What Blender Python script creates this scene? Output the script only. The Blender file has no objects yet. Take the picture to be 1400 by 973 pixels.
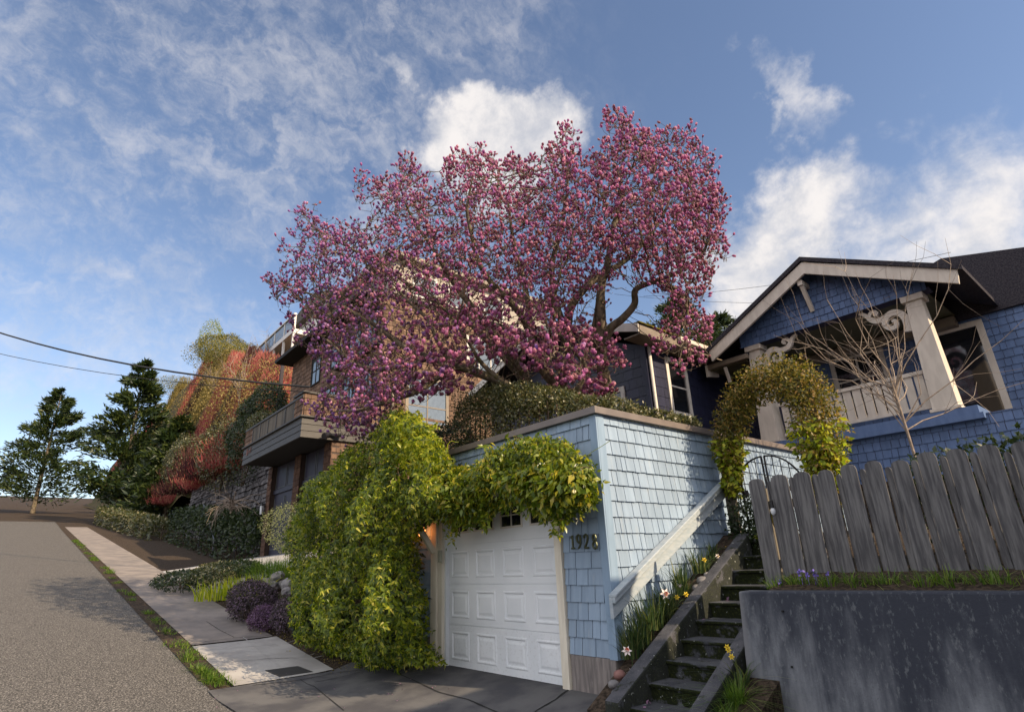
import bpy, bmesh, math, random
import numpy as np
from mathutils import Vector, Matrix
R = math.radians
rng = np.random.default_rng(7)
random.seed(7)
SC = bpy.context.scene
COL = SC.collection

# ------------------------------------------------------------------ camera, sky, sun, exposure
CAM = np.array([4.3187, -4.9656, 1.4489])
YAW, PITCH, ROLL, FPX = R(49.3026), R(20.143), R(-2.4006), 772.47
def cam_axes():
    cy, sy, cp, sp, cr, sr = math.cos(YAW), math.sin(YAW), math.cos(PITCH), math.sin(PITCH), math.cos(ROLL), math.sin(ROLL)
    r = np.array([cy, sy, 0.]); f = np.array([-sy*cp, cy*cp, sp]); u = np.cross(r, f)
    return cr*r+sr*u, -sr*r+cr*u, f
CR, CU, CF = cam_axes()
cd = bpy.data.cameras.new('camera'); cam = bpy.data.objects.new('camera', cd); COL.objects.link(cam)
cd.sensor_width = 36; cd.lens = 36*FPX/1400; cd.clip_end = 2000; cd.clip_start = .05
m = Matrix.Identity(4)
for i, a in enumerate((CR, CU, -CF)):
    for j in range(3): m[j][i] = a[j]
for j in range(3): m[j][3] = CAM[j]
cam.matrix_world = m
SC.camera = cam

SUN_AZ, SUN_EL = R(14), R(33)          # azimuth from +X towards +Y
SD = Vector((math.cos(SUN_AZ)*math.cos(SUN_EL), math.sin(SUN_AZ)*math.cos(SUN_EL), math.sin(SUN_EL)))
sl = bpy.data.lights.new('sun', 'SUN'); sl.energy = 5.0; sl.angle = R(.5); sl.color = (1., .79, .54)
so = bpy.data.objects.new('sun', sl); COL.objects.link(so); so.rotation_euler = SD.to_track_quat('Z', 'Y').to_euler()
so.location = (10, 0, 20)
SC.view_settings.view_transform = 'Standard'; SC.view_settings.look = 'None'
SC.view_settings.exposure = 0.55; SC.view_settings.gamma = 1; SC.view_settings.use_curve_mapping = False

def hit(px, py, ax, v):                # where the line of sight of a photo pixel crosses the plane axis = v
    d = CF+CR*(px-700)/FPX+CU*(486.5-py)/FPX; i = 'xyz'.index(ax)
    return CAM+d*((v-CAM[i])/d[i])
def ray(px, py): return CF+CR*(px-700)/FPX+CU*(486.5-py)/FPX
def at(px, py, dist): return CAM+ray(px, py)*dist

class NT:
    def __init__(s, nt): s.nt = nt; s.nt.nodes.clear()
    def n(s, t, **kw):
        nd = s.nt.nodes.new(t)
        for k, v in kw.items():
            if k.startswith('i_'):
                key = k[2:]; nd.inputs[int(key) if key.isdigit() else key.replace('_', ' ')].default_value = v
            else: setattr(nd, k, v)
        return nd
    def l(s, a, b): s.nt.links.new(a, b)
    def val(s, x, sock):
        if hasattr(x, 'is_output'): s.l(x, sock)
        else: sock.default_value = x
    def math(s, op, a, b=0., c=0., clamp=False):
        nd = s.n('ShaderNodeMath', operation=op, use_clamp=clamp)
        s.val(a, nd.inputs[0]); s.val(b, nd.inputs[1]); s.val(c, nd.inputs[2]); return nd.outputs[0]
    def mr(s, x, a, b, c=0., d=1., smooth=True):
        nd = s.n('ShaderNodeMapRange', interpolation_type='SMOOTHSTEP' if smooth else 'LINEAR')
        s.val(x, nd.inputs['Value'])
        for k, v in zip(('From Min', 'From Max', 'To Min', 'To Max'), (a, b, c, d)): nd.inputs[k].default_value = v
        return nd.outputs['Result']
    def mix(s, f, a, b, blend='MIX'):
        nd = s.n('ShaderNodeMix', data_type='RGBA', blend_type=blend)
        s.val(f, nd.inputs[0])
        for x, k in ((a, 6), (b, 7)):
            if hasattr(x, 'is_output'): s.l(x, nd.inputs[k])
            else: nd.inputs[k].default_value = (*x[:3], 1)
        return nd.outputs[2]
    def noise(s, vec, scale, detail=4, rough=.55, dist=0.):
        nd = s.n('ShaderNodeTexNoise'); s.l(vec, nd.inputs['Vector'])
        nd.inputs['Scale'].default_value = scale; nd.inputs['Detail'].default_value = detail
        nd.inputs['Roughness'].default_value = rough; nd.inputs['Distortion'].default_value = dist
        return nd.outputs['Fac']
    def mapping(s, vec, scale=(1, 1, 1), rot=(0, 0, 0)):
        nd = s.n('ShaderNodeMapping'); s.l(vec, nd.inputs['Vector']); nd.inputs['Scale'].default_value = scale
        nd.inputs['Rotation'].default_value = rot; return nd.outputs[0]

def make_world():
    w = bpy.data.worlds.new('World'); SC.world = w; w.use_nodes = True
    t = NT(w.node_tree)
    sky = t.n('ShaderNodeTexSky', sky_type='NISHITA', sun_disc=False)
    sky.sun_elevation = SUN_EL; sky.sun_rotation = math.pi/2-SUN_AZ; sky.altitude = 50
    sky.air_density = 1.0; sky.dust_density = .6; sky.ozone_density = 1.6
    tc = t.n('ShaderNodeTexCoord').outputs['Generated']
    wn = t.n('ShaderNodeTexNoise'); t.l(tc, wn.inputs['Vector']); wn.inputs['Scale'].default_value = 7.; wn.inputs['Detail'].default_value = 7; wn.inputs['Roughness'].default_value = .6
    w1 = t.n('ShaderNodeVectorMath', operation='SUBTRACT'); t.l(wn.outputs['Color'], w1.inputs[0]); w1.inputs[1].default_value = (.5, .5, .5)
    w2 = t.n('ShaderNodeVectorMath', operation='SCALE'); t.l(w1.outputs[0], w2.inputs[0]); w2.inputs['Scale'].default_value = .34
    w3 = t.n('ShaderNodeVectorMath', operation='ADD'); t.l(tc, w3.inputs[0]); t.l(w2.outputs[0], w3.inputs[1]); tcw = w3.outputs[0]
    def blob(px, py, r0, r1, sx=1., sy=1.):
        # cloud bank: weight falling off around one direction of the sky
        d = ray(px, py); c = d/np.linalg.norm(d)
        sub = t.n('ShaderNodeVectorMath', operation='SUBTRACT'); t.l(tcw, sub.inputs[0]); sub.inputs[1].default_value = tuple(c)
        a = np.cross((0, 0, 1), c); a /= np.linalg.norm(a); b = np.cross(c, a)
        ds = []
        for ax, sc in ((a, sx), (b, sy)):
            dp = t.n('ShaderNodeVectorMath', operation='DOT_PRODUCT'); t.l(sub.outputs[0], dp.inputs[0]); dp.inputs[1].default_value = tuple(ax/sc)
            ds.append(t.math('POWER', t.math('ABSOLUTE', dp.outputs['Value']), 2.))
        front = t.n('ShaderNodeVectorMath', operation='DOT_PRODUCT'); t.l(tc, front.inputs[0]); front.inputs[1].default_value = tuple(c)
        rr = t.math('SQRT', t.math('ADD', ds[0], ds[1]))
        return t.math('MULTIPLY', t.mr(rr, r0, r1, 1., 0.), t.mr(front.outputs['Value'], 0., .2))
    n1 = t.noise(tc, 4.5, 8, .58, .3); n2 = t.noise(tc, 16., 7, .62, .2)
    mp = t.mapping(tcw, (1.0, 1.0, 1.9), (.35, .25, .5)); ns = t.noise(mp, 4.2, 10, .62, .4)
    nf = t.noise(t.mapping(tc, (1.6, 1., 1.), (0, .6, .3)), 30., 8, .66, .5)
    wob = t.math('ADD', t.math('MULTIPLY', t.math('SUBTRACT', n2, .5), .9), t.math('MULTIPLY', t.math('SUBTRACT', n1, .5), .5))
    # one thick cumulus bank and smaller ones
    cum = None
    for (px, py, r0, r1, sx, sy) in ((672, 205, .06, .20, 1., .75), (615, 215, .02, .12, 1.1, .8), (725, 200, .0, .11, .9, .9), (550, 100, .0, .09, .9, .7),
                                     (1088, 125, .0, .13, .5, 1.0), (1060, 175, .0, .1, .5, .7), (1090, 300, .0, .2, 1., .62), (1040, 375, .03, .2, 1.3, .7), (1100, 430, .0, .2, 1.3, .7),
                                     (1300, 330, .0, .3, 1.2, .8)):
        b = blob(px, py, r0, r1, sx, sy)
        b = t.math('MULTIPLY', b, .62) if px in (550, 1088, 1060, 725) else b; cum = b if cum is None else t.math('MAXIMUM', cum, b)
    dens = t.math('MULTIPLY', t.mr(t.math('ADD', cum, wob), .18, 1.15), t.mr(cum, 0., .25))
    # thin high streaks on the left half of the sky
    left = None
    for (px, py, r0, r1, sx, sy) in ((420, 200, .1, .48, 1.1, .75), (300, 60, .0, .35, 1.2, .7), (560, 20, .0, .28, 1.2, .5), (120, 150, .2, .8, 1, 1)):
        b = blob(px, py, r0, r1, sx, sy)
        left = b if left is None else t.math('MAXIMUM', left, b)
    st = t.mr(t.math('ADD', t.math('MULTIPLY', ns, .62), t.math('MULTIPLY', nf, .38)), .40, .68)
    thin = t.math('MULTIPLY', t.math('MULTIPLY', st, left), .46)
    d = t.math('MAXIMUM', dens, thin, clamp=True)
    body = t.mix(t.mr(n2, .35, .68), (4.1, 4.1, 4.3), (5.5, 5.25, 5.15))
    skyc = t.mix(1., sky.outputs[0], (1.14, 1.06, 1.05), 'MULTIPLY')
    col = t.mix(d, skyc, body)
    # unseen bright cloud added behind the camera to lift the shaded sides
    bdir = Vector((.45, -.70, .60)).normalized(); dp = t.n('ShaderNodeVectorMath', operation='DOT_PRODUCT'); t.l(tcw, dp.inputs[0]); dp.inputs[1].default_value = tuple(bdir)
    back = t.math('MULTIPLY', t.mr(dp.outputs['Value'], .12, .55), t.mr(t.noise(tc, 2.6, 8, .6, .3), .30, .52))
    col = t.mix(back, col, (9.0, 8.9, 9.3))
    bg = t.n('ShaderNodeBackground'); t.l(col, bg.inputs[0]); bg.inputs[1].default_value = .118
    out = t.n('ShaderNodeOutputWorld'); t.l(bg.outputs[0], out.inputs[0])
make_world()

# ------------------------------------------------------------------ materials
def mat(name, c1, c2=None, scale=6., rough=.7, bump=0., bscale=60., spec=.3, stretch=(1, 1, 1), island=0., metal=0., detail=5, stain=None, lo=.35, hi=.65):
    m = bpy.data.materials.new(name); m.use_nodes = True; t = NT(m.node_tree)
    tc = t.n('ShaderNodeTexCoord').outputs['Object']; v = t.mapping(tc, stretch)
    c2 = c2 or tuple(x*.8 for x in c1)
    col = t.mix(t.mr(t.noise(v, scale, detail), lo, hi), c1, c2)
    if island:
        g = t.n('ShaderNodeNewGeometry'); k = t.mr(g.outputs['Random Per Island'], 0, 1, 1-island, 1+island, False)
        cc = t.n('ShaderNodeCombineColor'); [t.l(k, cc.inputs[i]) for i in range(3)]
        col = t.mix(1., col, cc.outputs[0], 'MULTIPLY')
    if stain:
        sc, sst, scol, a, b, amt = stain
        f = t.math('MULTIPLY', t.mr(t.noise(t.mapping(tc, sst), sc, 8, .62), a, b), amt)
        col = t.mix(f, col, scol)
    p = t.n('ShaderNodeBsdfPrincipled'); t.l(col, p.inputs['Base Color'])
    p.inputs['Roughness'].default_value = rough; p.inputs['Specular IOR Level'].default_value = spec; p.inputs['Metallic'].default_value = metal
    if bump:
        b = t.n('ShaderNodeBump'); t.l(t.noise(v, bscale, 6), b.inputs['Height']); b.inputs['Strength'].default_value = bump; b.inputs['Distance'].default_value = .01
        t.l(b.outputs[0], p.inputs['Normal'])
    o = t.n('ShaderNodeOutputMaterial'); t.l(p.outputs[0], o.inputs[0]); return m

def leaf_mat(name, cols, trans=.45, rough=.45, spec=.35, tip=None, tcol=None):
    m = bpy.data.materials.new(name); m.use_nodes = True; t = NT(m.node_tree)
    g = t.n('ShaderNodeNewGeometry'); ra = t.n('ShaderNodeValToRGB'); t.l(g.outputs['Random Per Island'], ra.inputs[0])
    el = ra.color_ramp.elements
    while len(el) < len(cols): el.new(.5)
    for i, (p, c) in enumerate(cols): el[i].position = p; el[i].color = (*c, 1)
    col = ra.outputs[0]
    if tip is not None:
        at_ = t.n('ShaderNodeAttribute', attribute_name='tip'); f = t.mr(at_.outputs['Fac'], .25, 1.)
        col = t.mix(t.math('MULTIPLY', f, tip[1]), col, tip[0])
    p = t.n('ShaderNodeBsdfPrincipled'); t.l(col, p.inputs['Base Color']); p.inputs['Roughness'].default_value = rough
    p.inputs['Specular IOR Level'].default_value = spec
    tr = t.n('ShaderNodeBsdfTranslucent')
    t.l(t.mix(1., col, tcol or (1.5, 1.5, .9), 'MULTIPLY'), tr.inputs[0])
    mx = t.n('ShaderNodeMixShader'); mx.inputs[0].default_value = trans; t.l(p.outputs[0], mx.inputs[1]); t.l(tr.outputs[0], mx.inputs[2])
    o = t.n('ShaderNodeOutputMaterial'); t.l(mx.outputs[0], o.inputs[0]); return m

def moss_mat(name, c1, c2, moss=(.010, .013, .005), amt=1., grit=True):
    # weathered concrete: bare grey where it faces up and is trodden, moss on the upright faces and in patches
    m = bpy.data.materials.new(name); m.use_nodes = True; t = NT(m.node_tree)
    tc = t.n('ShaderNodeTexCoord').outputs['Object']
    col = t.mix(t.mr(t.noise(tc, 5, 6), .35, .65), c1, c2)
    if grit: col = t.mix(t.mr(t.noise(tc, 130, 3), .56, .70, 0, .55), col, tuple(x*1.9 for x in c1))
    g = t.n('ShaderNodeNewGeometry'); sx = t.n('ShaderNodeSeparateXYZ'); t.l(g.outputs['Normal'], sx.inputs[0])
    up = t.mr(sx.outputs[2], .25, .8)
    nz = t.noise(tc, 7, 6, .6); k = t.math('SUBTRACT', nz, t.math('MULTIPLY', up, .24))
    f = t.math('MULTIPLY', t.mr(k, .345, .44), amt)
    mc = t.mix(t.mr(t.noise(tc, 42, 5), .45, .75), moss, (.032, .038, .008))
    col = t.mix(f, col, mc)
    lich = t.math('MULTIPLY', t.mr(t.noise(tc, 26, 3), .68, .72), .7)
    col = t.mix(lich, col, (.48, .50, .46))
    p = t.n('ShaderNodeBsdfPrincipled'); t.l(col, p.inputs['Base Color']); p.inputs['Roughness'].default_value = .9; p.inputs['Specular IOR Level'].default_value = .15
    b = t.n('ShaderNodeBump'); t.l(t.noise(tc, 70, 6, .7), b.inputs['Height']); b.inputs['Strength'].default_value = .7; b.inputs['Distance'].default_value = .015
    t.l(b.outputs[0], p.inputs['Normal'])
    o = t.n('ShaderNodeOutputMaterial'); t.l(p.outputs[0], o.inputs[0]); return m

def flat(name, c, rough=.6, emit=None, metal=0., spec=.4):
    m = bpy.data.materials.new(name); m.use_nodes = True; t = NT(m.node_tree)
    tc = t.n('ShaderNodeTexCoord').outputs['Object']
    p = t.n('ShaderNodeBsdfPrincipled'); t.l(t.mix(t.mr(t.noise(tc, 9, 4), .3, .7), c, tuple(x*.82 for x in c)), p.inputs['Base Color'])
    p.inputs['Roughness'].default_value = rough; p.inputs['Metallic'].default_value = metal; p.inputs['Specular IOR Level'].default_value = spec
    if emit: p.inputs['Emission Color'].default_value = (*emit[0], 1); p.inputs['Emission Strength'].default_value = emit[1]
    o = t.n('ShaderNodeOutputMaterial'); t.l(p.outputs[0], o.inputs[0]); return m

M = {}
M['blue'] = mat('blue_paint', (.245, .32, .415), (.21, .28, .37), 3.5, .55, .12, 140, .35, (4, 4, .5), .10, stain=(5, (3, 3, .5), (.36, .38, .38), .55, .75, .35))
M['bluetrim'] = mat('blue_trim', (.225, .31, .415), (.195, .275, .375), 5, .5, .08, 90, .4, (3, 3, .4))
M['gap'] = flat('dark_backing', (.045, .04, .075))
M['rail'] = mat('rail_paint', (.36, .40, .43), (.29, .34, .38), 9, .55, .1, 80, .35, (1, 1, 4), stain=(30, (1, 1, 3), (.5, .46, .38), .6, .7, .5))
M['fascia'] = mat('fascia_metal', (.17, .14, .125), (.14, .115, .105), 5, .45, 0, spec=.5)
M['white'] = mat('door_white', (.68, .70, .72), (.62, .645, .67), 1.6, .5, 0, spec=.35)
M['whitedirt'] = mat('door_white_grime', (.68, .70, .72), (.63, .655, .68), 2, .55, 0, spec=.3, stain=(24, (1, 1, 1), (.30, .29, .27), .48, .78, .35))
M['cream'] = mat('cream_trim', (.68, .625, .52), (.58, .525, .43), 4, .6, .1, 60, .3, (3, 3, .5))
M['foundation'] = mat('foundation_concrete', (.235, .205, .19), (.14, .125, .12), 6, .85, .5, 50, .2, (4, 4, .35), stain=(14, (3, 3, .5), (.36, .32, .30), .55, .72, .6))
M['conc'] = mat('pavement_concrete', (.115, .112, .113), (.062, .061, .067), 1.6, .9, .35, 120, .15, stain=(3.2, (1, 1, 1), (.065, .065, .075), .52, .72, .6), detail=9)
M['concnew'] = mat('pale_sidewalk_concrete', (.36, .345, .33), (.29, .275, .265), 2.2, .9, .25, 150, .15, detail=8)
M['concold'] = mat('brown_sidewalk_concrete', (.235, .205, .185), (.165, .148, .14), 1.8, .9, .3, 130, .15, detail=8, stain=(4, (1, 1, 1), (.09, .085, .085), .58, .74, .5))
M['asphalt'] = mat('chip_seal_asphalt', (.055, .052, .05), (.22, .205, .19), 55, .95, 1., 60, .1, detail=4, lo=.46, hi=.64)
M['soil'] = mat('soil_mulch', (.022, .017, .013), (.075, .055, .04), 28, .95, 1., 45, .1, detail=6)
M['grass'] = mat('turf', (.045, .07, .016), (.08, .095, .03), 14, .95, 1., 50, .1)
M['hill'] = mat('hill_earth', (.10, .065, .035), (.055, .06, .02), .8, .95, .8, 5, .1, detail=8)
M['steps'] = moss_mat('mossy_step_concrete', (.075, .078, .086), (.040, .042, .05))
M['cheek'] = moss_mat('cheek_concrete', (.085, .085, .095), (.05, .052, .06), amt=.75)
M['darkgap'] = flat('joint_dark', (.02, .02, .018), .95)
M['bark'] = mat('magnolia_bark', (.19, .15, .11), (.075, .06, .045), 9, .9, .9, 40, .15, (1, 1, .45), stain=(6, (1, 1, 1), (.085, .085, .02), .52, .66, .7))
M['twig'] = mat('twig_bark', (.125, .09, .065), (.075, .055, .042), 20, .9, 0, spec=.1)
M['palebark'] = mat('bare_tree_bark', (.30, .24, .19), (.2, .16, .13), 20, .9, 0, spec=.1)
M['navy'] = mat('navy_paint', (.020, .022, .050), (.015, .017, .038), 3, .45, .08, 90, .4, (4, 4, .5), .15)
M['navygap'] = flat('navy_backing', (.008, .009, .02))
M['porch'] = mat('porch_blue_paint', (.10, .155, .29), (.08, .13, .25), 3, .55, .08, 90, .35, (4, 4, .5), .12)
M['trimw'] = mat('white_window_trim', (.62, .58, .52), (.54, .50, .45), 5, .55, 0, spec=.35)
M['porchwhite'] = mat('porch_white_paint', (.60, .53, .45), (.52, .455, .385), 5, .6, .05, 70, .3, (2, 2, .5))
M['ceil'] = flat('porch_ceiling_olive', (.13, .115, .06))
M['roof'] = mat('roof_shingle', (.03, .027, .034), (.055, .05, .055), 30, .95, .8, 60, .1)
M['mossroof'] = mat('moss_strip', (.16, .13, .012), (.07, .07, .015), 22, .95, .9, 50, .1)
M['gutter'] = mat('tan_gutter', (.22, .175, .125), (.17, .135, .10), 5, .5, 0, spec=.4)
M['glass'] = flat('dark_glass', (.012, .013, .016), .06, spec=.8)
M['glasssky'] = flat('window_glass_sky', (.22, .24, .235), .08, metal=.6, spec=.9)
M['cedarsh'] = mat('cedar_shingle_wall', (.17, .105, .070), (.115, .075, .055), 3, .8, .3, 60, .15, (3, 3, .5), .38)
M['cedargap'] = flat('cedar_backing', (.035, .02, .014))
M['cedardark'] = mat('cedar_weathered_post', (.10, .055, .035), (.055, .033, .026), 4, .85, .3, 60, .15, (3, 3, 1), .3)
M['darkboard'] = mat('charcoal_siding', (.058, .053, .048), (.045, .041, .038), 3, .55, .1, 70, .3, (1, 1, 6))
M['railtin'] = mat('deck_rail_panel', (.13, .112, .09), (.07, .062, .054), 1.5, .75, 0, spec=.15, stretch=(3, 3, .3))
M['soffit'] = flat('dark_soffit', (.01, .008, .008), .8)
M['navydoor'] = mat('dark_plum_door', (.024, .022, .042), (.018, .017, .032), 3, .5, 0, spec=.35)
M['doorline'] = flat('door_glazing_bead', (.10, .11, .11))
M['stucco'] = mat('cream_stucco', (.36, .32, .27), (.31, .275, .235), 5, .85, .2, 60, .15)
M['stone'] = mat('dry_stone', (.16, .15, .155), (.08, .078, .085), 5, .9, .5, 30, .15, island=.35)
M['rock'] = mat('river_rock', (.22, .205, .20), (.13, .125, .13), 7, .8, .3, 40, .25, island=.3)
M['pinkrock'] = mat('pink_rock', (.24, .125, .11), (.17, .085, .075), 8, .75, .3, 40, .25)
M['fence'] = mat('weathered_fence_board', (.155, .15, .15), (.07, .068, .072), 7, .85, .6, 60, .15, (5, 5, .35), .16, stain=(9, (6, 6, .6), (.20, .19, .20), .56, .72, .5))
M['fencemoss'] = mat('fence_rail_moss', (.20, .17, .01), (.12, .085, .03), 9, .9, .4, 60, .1)
M['fencepost'] = mat('fence_post_wood', (.17, .15, .12), (.10, .09, .075), 7, .9, .5, 60, .1, (4, 4, .4))
M['iron'] = flat('black_iron', (.015, .014, .016), .5, metal=.3)
M['bronze'] = flat('bronze_number', (.075, .085, .045), .4, metal=.5)
M['box'] = flat('keypad_box', (.34, .34, .27), .5)
M['lampglow'] = flat('amber_lamp', (.8, .35, .1), .4, emit=((1., .30, .07), 9.))
M['bulb'] = flat('frosted_bulb', (.55, .57, .60), .15, spec=.8)
M['wire'] = flat('black_cable', (.012, .012, .014), .7)
M['pole'] = flat('dark_pole', (.05, .04, .045), .8)
M['galv'] = flat('galvanised_rail', (.10, .10, .12), .4, metal=.6)
M['whitehouse'] = flat('white_house_paint', (.62, .60, .58), .7)
M['grate'] = flat('cover_plate', (.04, .037, .037), .7, metal=.2)
M['crack'] = flat('crack_dark', (.012, .012, .011), .95)
# right garden wall: grey concrete with long dark and pale runs
def wall_stain():
    m = bpy.data.materials.new('streaked_wall_concrete'); m.use_nodes = True; t = NT(m.node_tree)
    tc = t.n('ShaderNodeTexCoord').outputs['Object']
    v = t.mapping(tc, (1., 1., .16)); n1 = t.noise(v, 3.3, 9, .6, .15); n2 = t.noise(t.mapping(tc, (1, 1, .3)), 11, 8, .65)
    s = t.n('ShaderNodeSeparateXYZ'); t.l(tc, s.inputs[0])
    k = t.math('ADD', t.math('ADD', n1, t.math('MULTIPLY', n2, .35)), t.math('ADD', t.math('MULTIPLY', s.outputs[2], .30), t.math('MULTIPLY', t.math('MINIMUM', t.math('SUBTRACT', s.outputs[0], 1.4), 1.), .13)))
    col = t.mix(t.mr(k, .60, 1.06), (.22, .23, .25), (.036, .040, .053))
    col = t.mix(t.mr(t.noise(t.mapping(tc, (1, 1, .45)), 34, 8, .72), .53, .66, 0, .5), col, (.17, .18, .19))
    col = t.mix(t.mr(t.noise(tc, 75, 4, .6), .62, .70, 0, .5), col, (.04, .043, .05))
    col = t.mix(t.mr(s.outputs[0], 1.34, 1.41, .9, 0.), col, (.16, .16, .17))
    p = t.n('ShaderNodeBsdfPrincipled'); t.l(col, p.inputs['Base Color']); p.inputs['Roughness'].default_value = .85; p.inputs['Specular IOR Level'].default_value = .2
    b = t.n('ShaderNodeBump'); t.l(t.noise(tc, 40, 7, .7), b.inputs['Height']); b.inputs['Strength'].default_value = .4; b.inputs['Distance'].default_value = .01
    t.l(b.outputs[0], p.inputs['Normal'])
    o = t.n('ShaderNodeOutputMaterial'); t.l(p.outputs[0], o.inputs[0]); return m
M['cwall'] = wall_stain()
G_ = leaf_mat
M['l_bush'] = G_('vine_leaf', [(0, (.035, .06, .010)), (.4, (.10, .15, .012)), (.72, (.20, .25, .015)), (.92, (.38, .38, .025)), (.99, (.5, .45, .10))], .5, .4, .45)
M['l_vine'] = G_('broad_vine_leaf', [(0, (.05, .09, .012)), (.4, (.12, .17, .014)), (.75, (.23, .26, .02)), (.95, (.42, .34, .04))], .42, .32, .5)
M['l_varieg'] = G_('variegated_leaf', [(0, (.16, .19, .06)), (.5, (.38, .38, .16)), (.9, (.60, .55, .28))], .4)
M['l_hedge'] = G_('hedge_leaf', [(0, (.03, .042, .012)), (.5, (.065, .075, .022)), (.85, (.15, .14, .06)), (.97, (.34, .29, .17))], .25, .35, .5)
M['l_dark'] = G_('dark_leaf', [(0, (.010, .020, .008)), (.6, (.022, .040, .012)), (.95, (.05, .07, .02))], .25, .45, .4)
M['l_arch'] = G_('arch_vine_leaf', [(0, (.045, .055, .012)), (.45, (.11, .105, .018)), (.8, (.22, .165, .025)), (.97, (.36, .22, .08))], .42)
M['l_lime'] = G_('lime_leaf', [(0, (.12, .18, .012)), (.5, (.30, .36, .02)), (.95, (.50, .46, .05))], .5)
M['l_grass'] = G_('blade', [(0, (.035, .075, .012)), (.6, (.09, .17, .02)), (.95, (.20, .26, .05))], .4)
M['l_daff'] = G_('daffodil_leaf', [(0, (.018, .045, .02)), (.6, (.05, .085, .025)), (.95, (.16, .17, .06))], .3)
M['l_heath'] = G_('heather_spray', [(0, (.035, .032, .022)), (.35, (.09, .05, .10)), (.7, (.17, .10, .20)), (.95, (.25, .17, .25))], .3, .8, .1)
M['l_heath2'] = G_('dusky_heather_spray', [(0, (.03, .032, .022)), (.35, (.06, .055, .05)), (.7, (.13, .09, .15)), (.95, (.23, .17, .21))], .3, .8, .1)
M['l_red'] = G_('red_twig', [(0, (.20, .035, .04)), (.45, (.36, .075, .08)), (.8, (.42, .17, .13)), (.95, (.36, .24, .13))], .1, .8, .1)
M['l_redd'] = G_('maroon_twig', [(0, (.035, .012, .016)), (.6, (.075, .025, .03)), (.95, (.11, .07, .04))], .1, .8, .1)
M['l_brown'] = G_('brown_twig', [(0, (.13, .10, .03)), (.5, (.24, .18, .06)), (.9, (.33, .26, .11))], .3, .8, .1)
M['l_scrub'] = G_('olive_scrub', [(0, (.04, .05, .012)), (.5, (.13, .12, .025)), (.9, (.26, .22, .06))], .35)
M['l_bright'] = G_('yellow_green_scrub', [(0, (.08, .12, .012)), (.5, (.20, .24, .02)), (.9, (.34, .32, .05))], .4)
M['l_cedar'] = G_('cedar_spray', [(0, (.010, .022, .010)), (.6, (.028, .048, .014)), (.95, (.07, .09, .02))], .2)
M['blossom'] = G_('magnolia_petal', [(0, (.14, .055, .06)), (.22, (.27, .075, .17)), (.45, (.45, .13, .28)), (.72, (.36, .12, .34)), (.86, (.28, .12, .11)), (1., (.66, .32, .42))], .42, .5, .3, tip=((.80, .48, .56), .38), tcol=(1.3, 1.1, 1.2))
M['blossom_sky'] = G_('sky_tinted_magnolia_petal', [(0, (.11, .055, .08)), (.3, (.20, .08, .24)), (.6, (.30, .12, .40)), (.85, (.26, .12, .22)), (1., (.50, .28, .52))], .42, .5, .3, tip=((.72, .50, .72), .35), tcol=(1.2, 1.1, 1.3))  # lilac shift paints bluish sky light into the petal colour
M['bud'] = G_('bud_scale', [(0, (.10, .055, .05)), (.6, (.17, .11, .08)), (.95, (.22, .08, .12))], .15, .6, .2)
M['petal_w'] = flat('white_petal', (.75, .66, .62)); M['petal_p'] = flat('coral_cup', (.62, .20, .12)); M['petal_y'] = flat('yellow_petal', (.70, .50, .03))
M['petal_v'] = flat('violet_petal', (.14, .10, .42)); M['petal_fallen'] = flat('fallen_petal', (.17, .09, .15))

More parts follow.
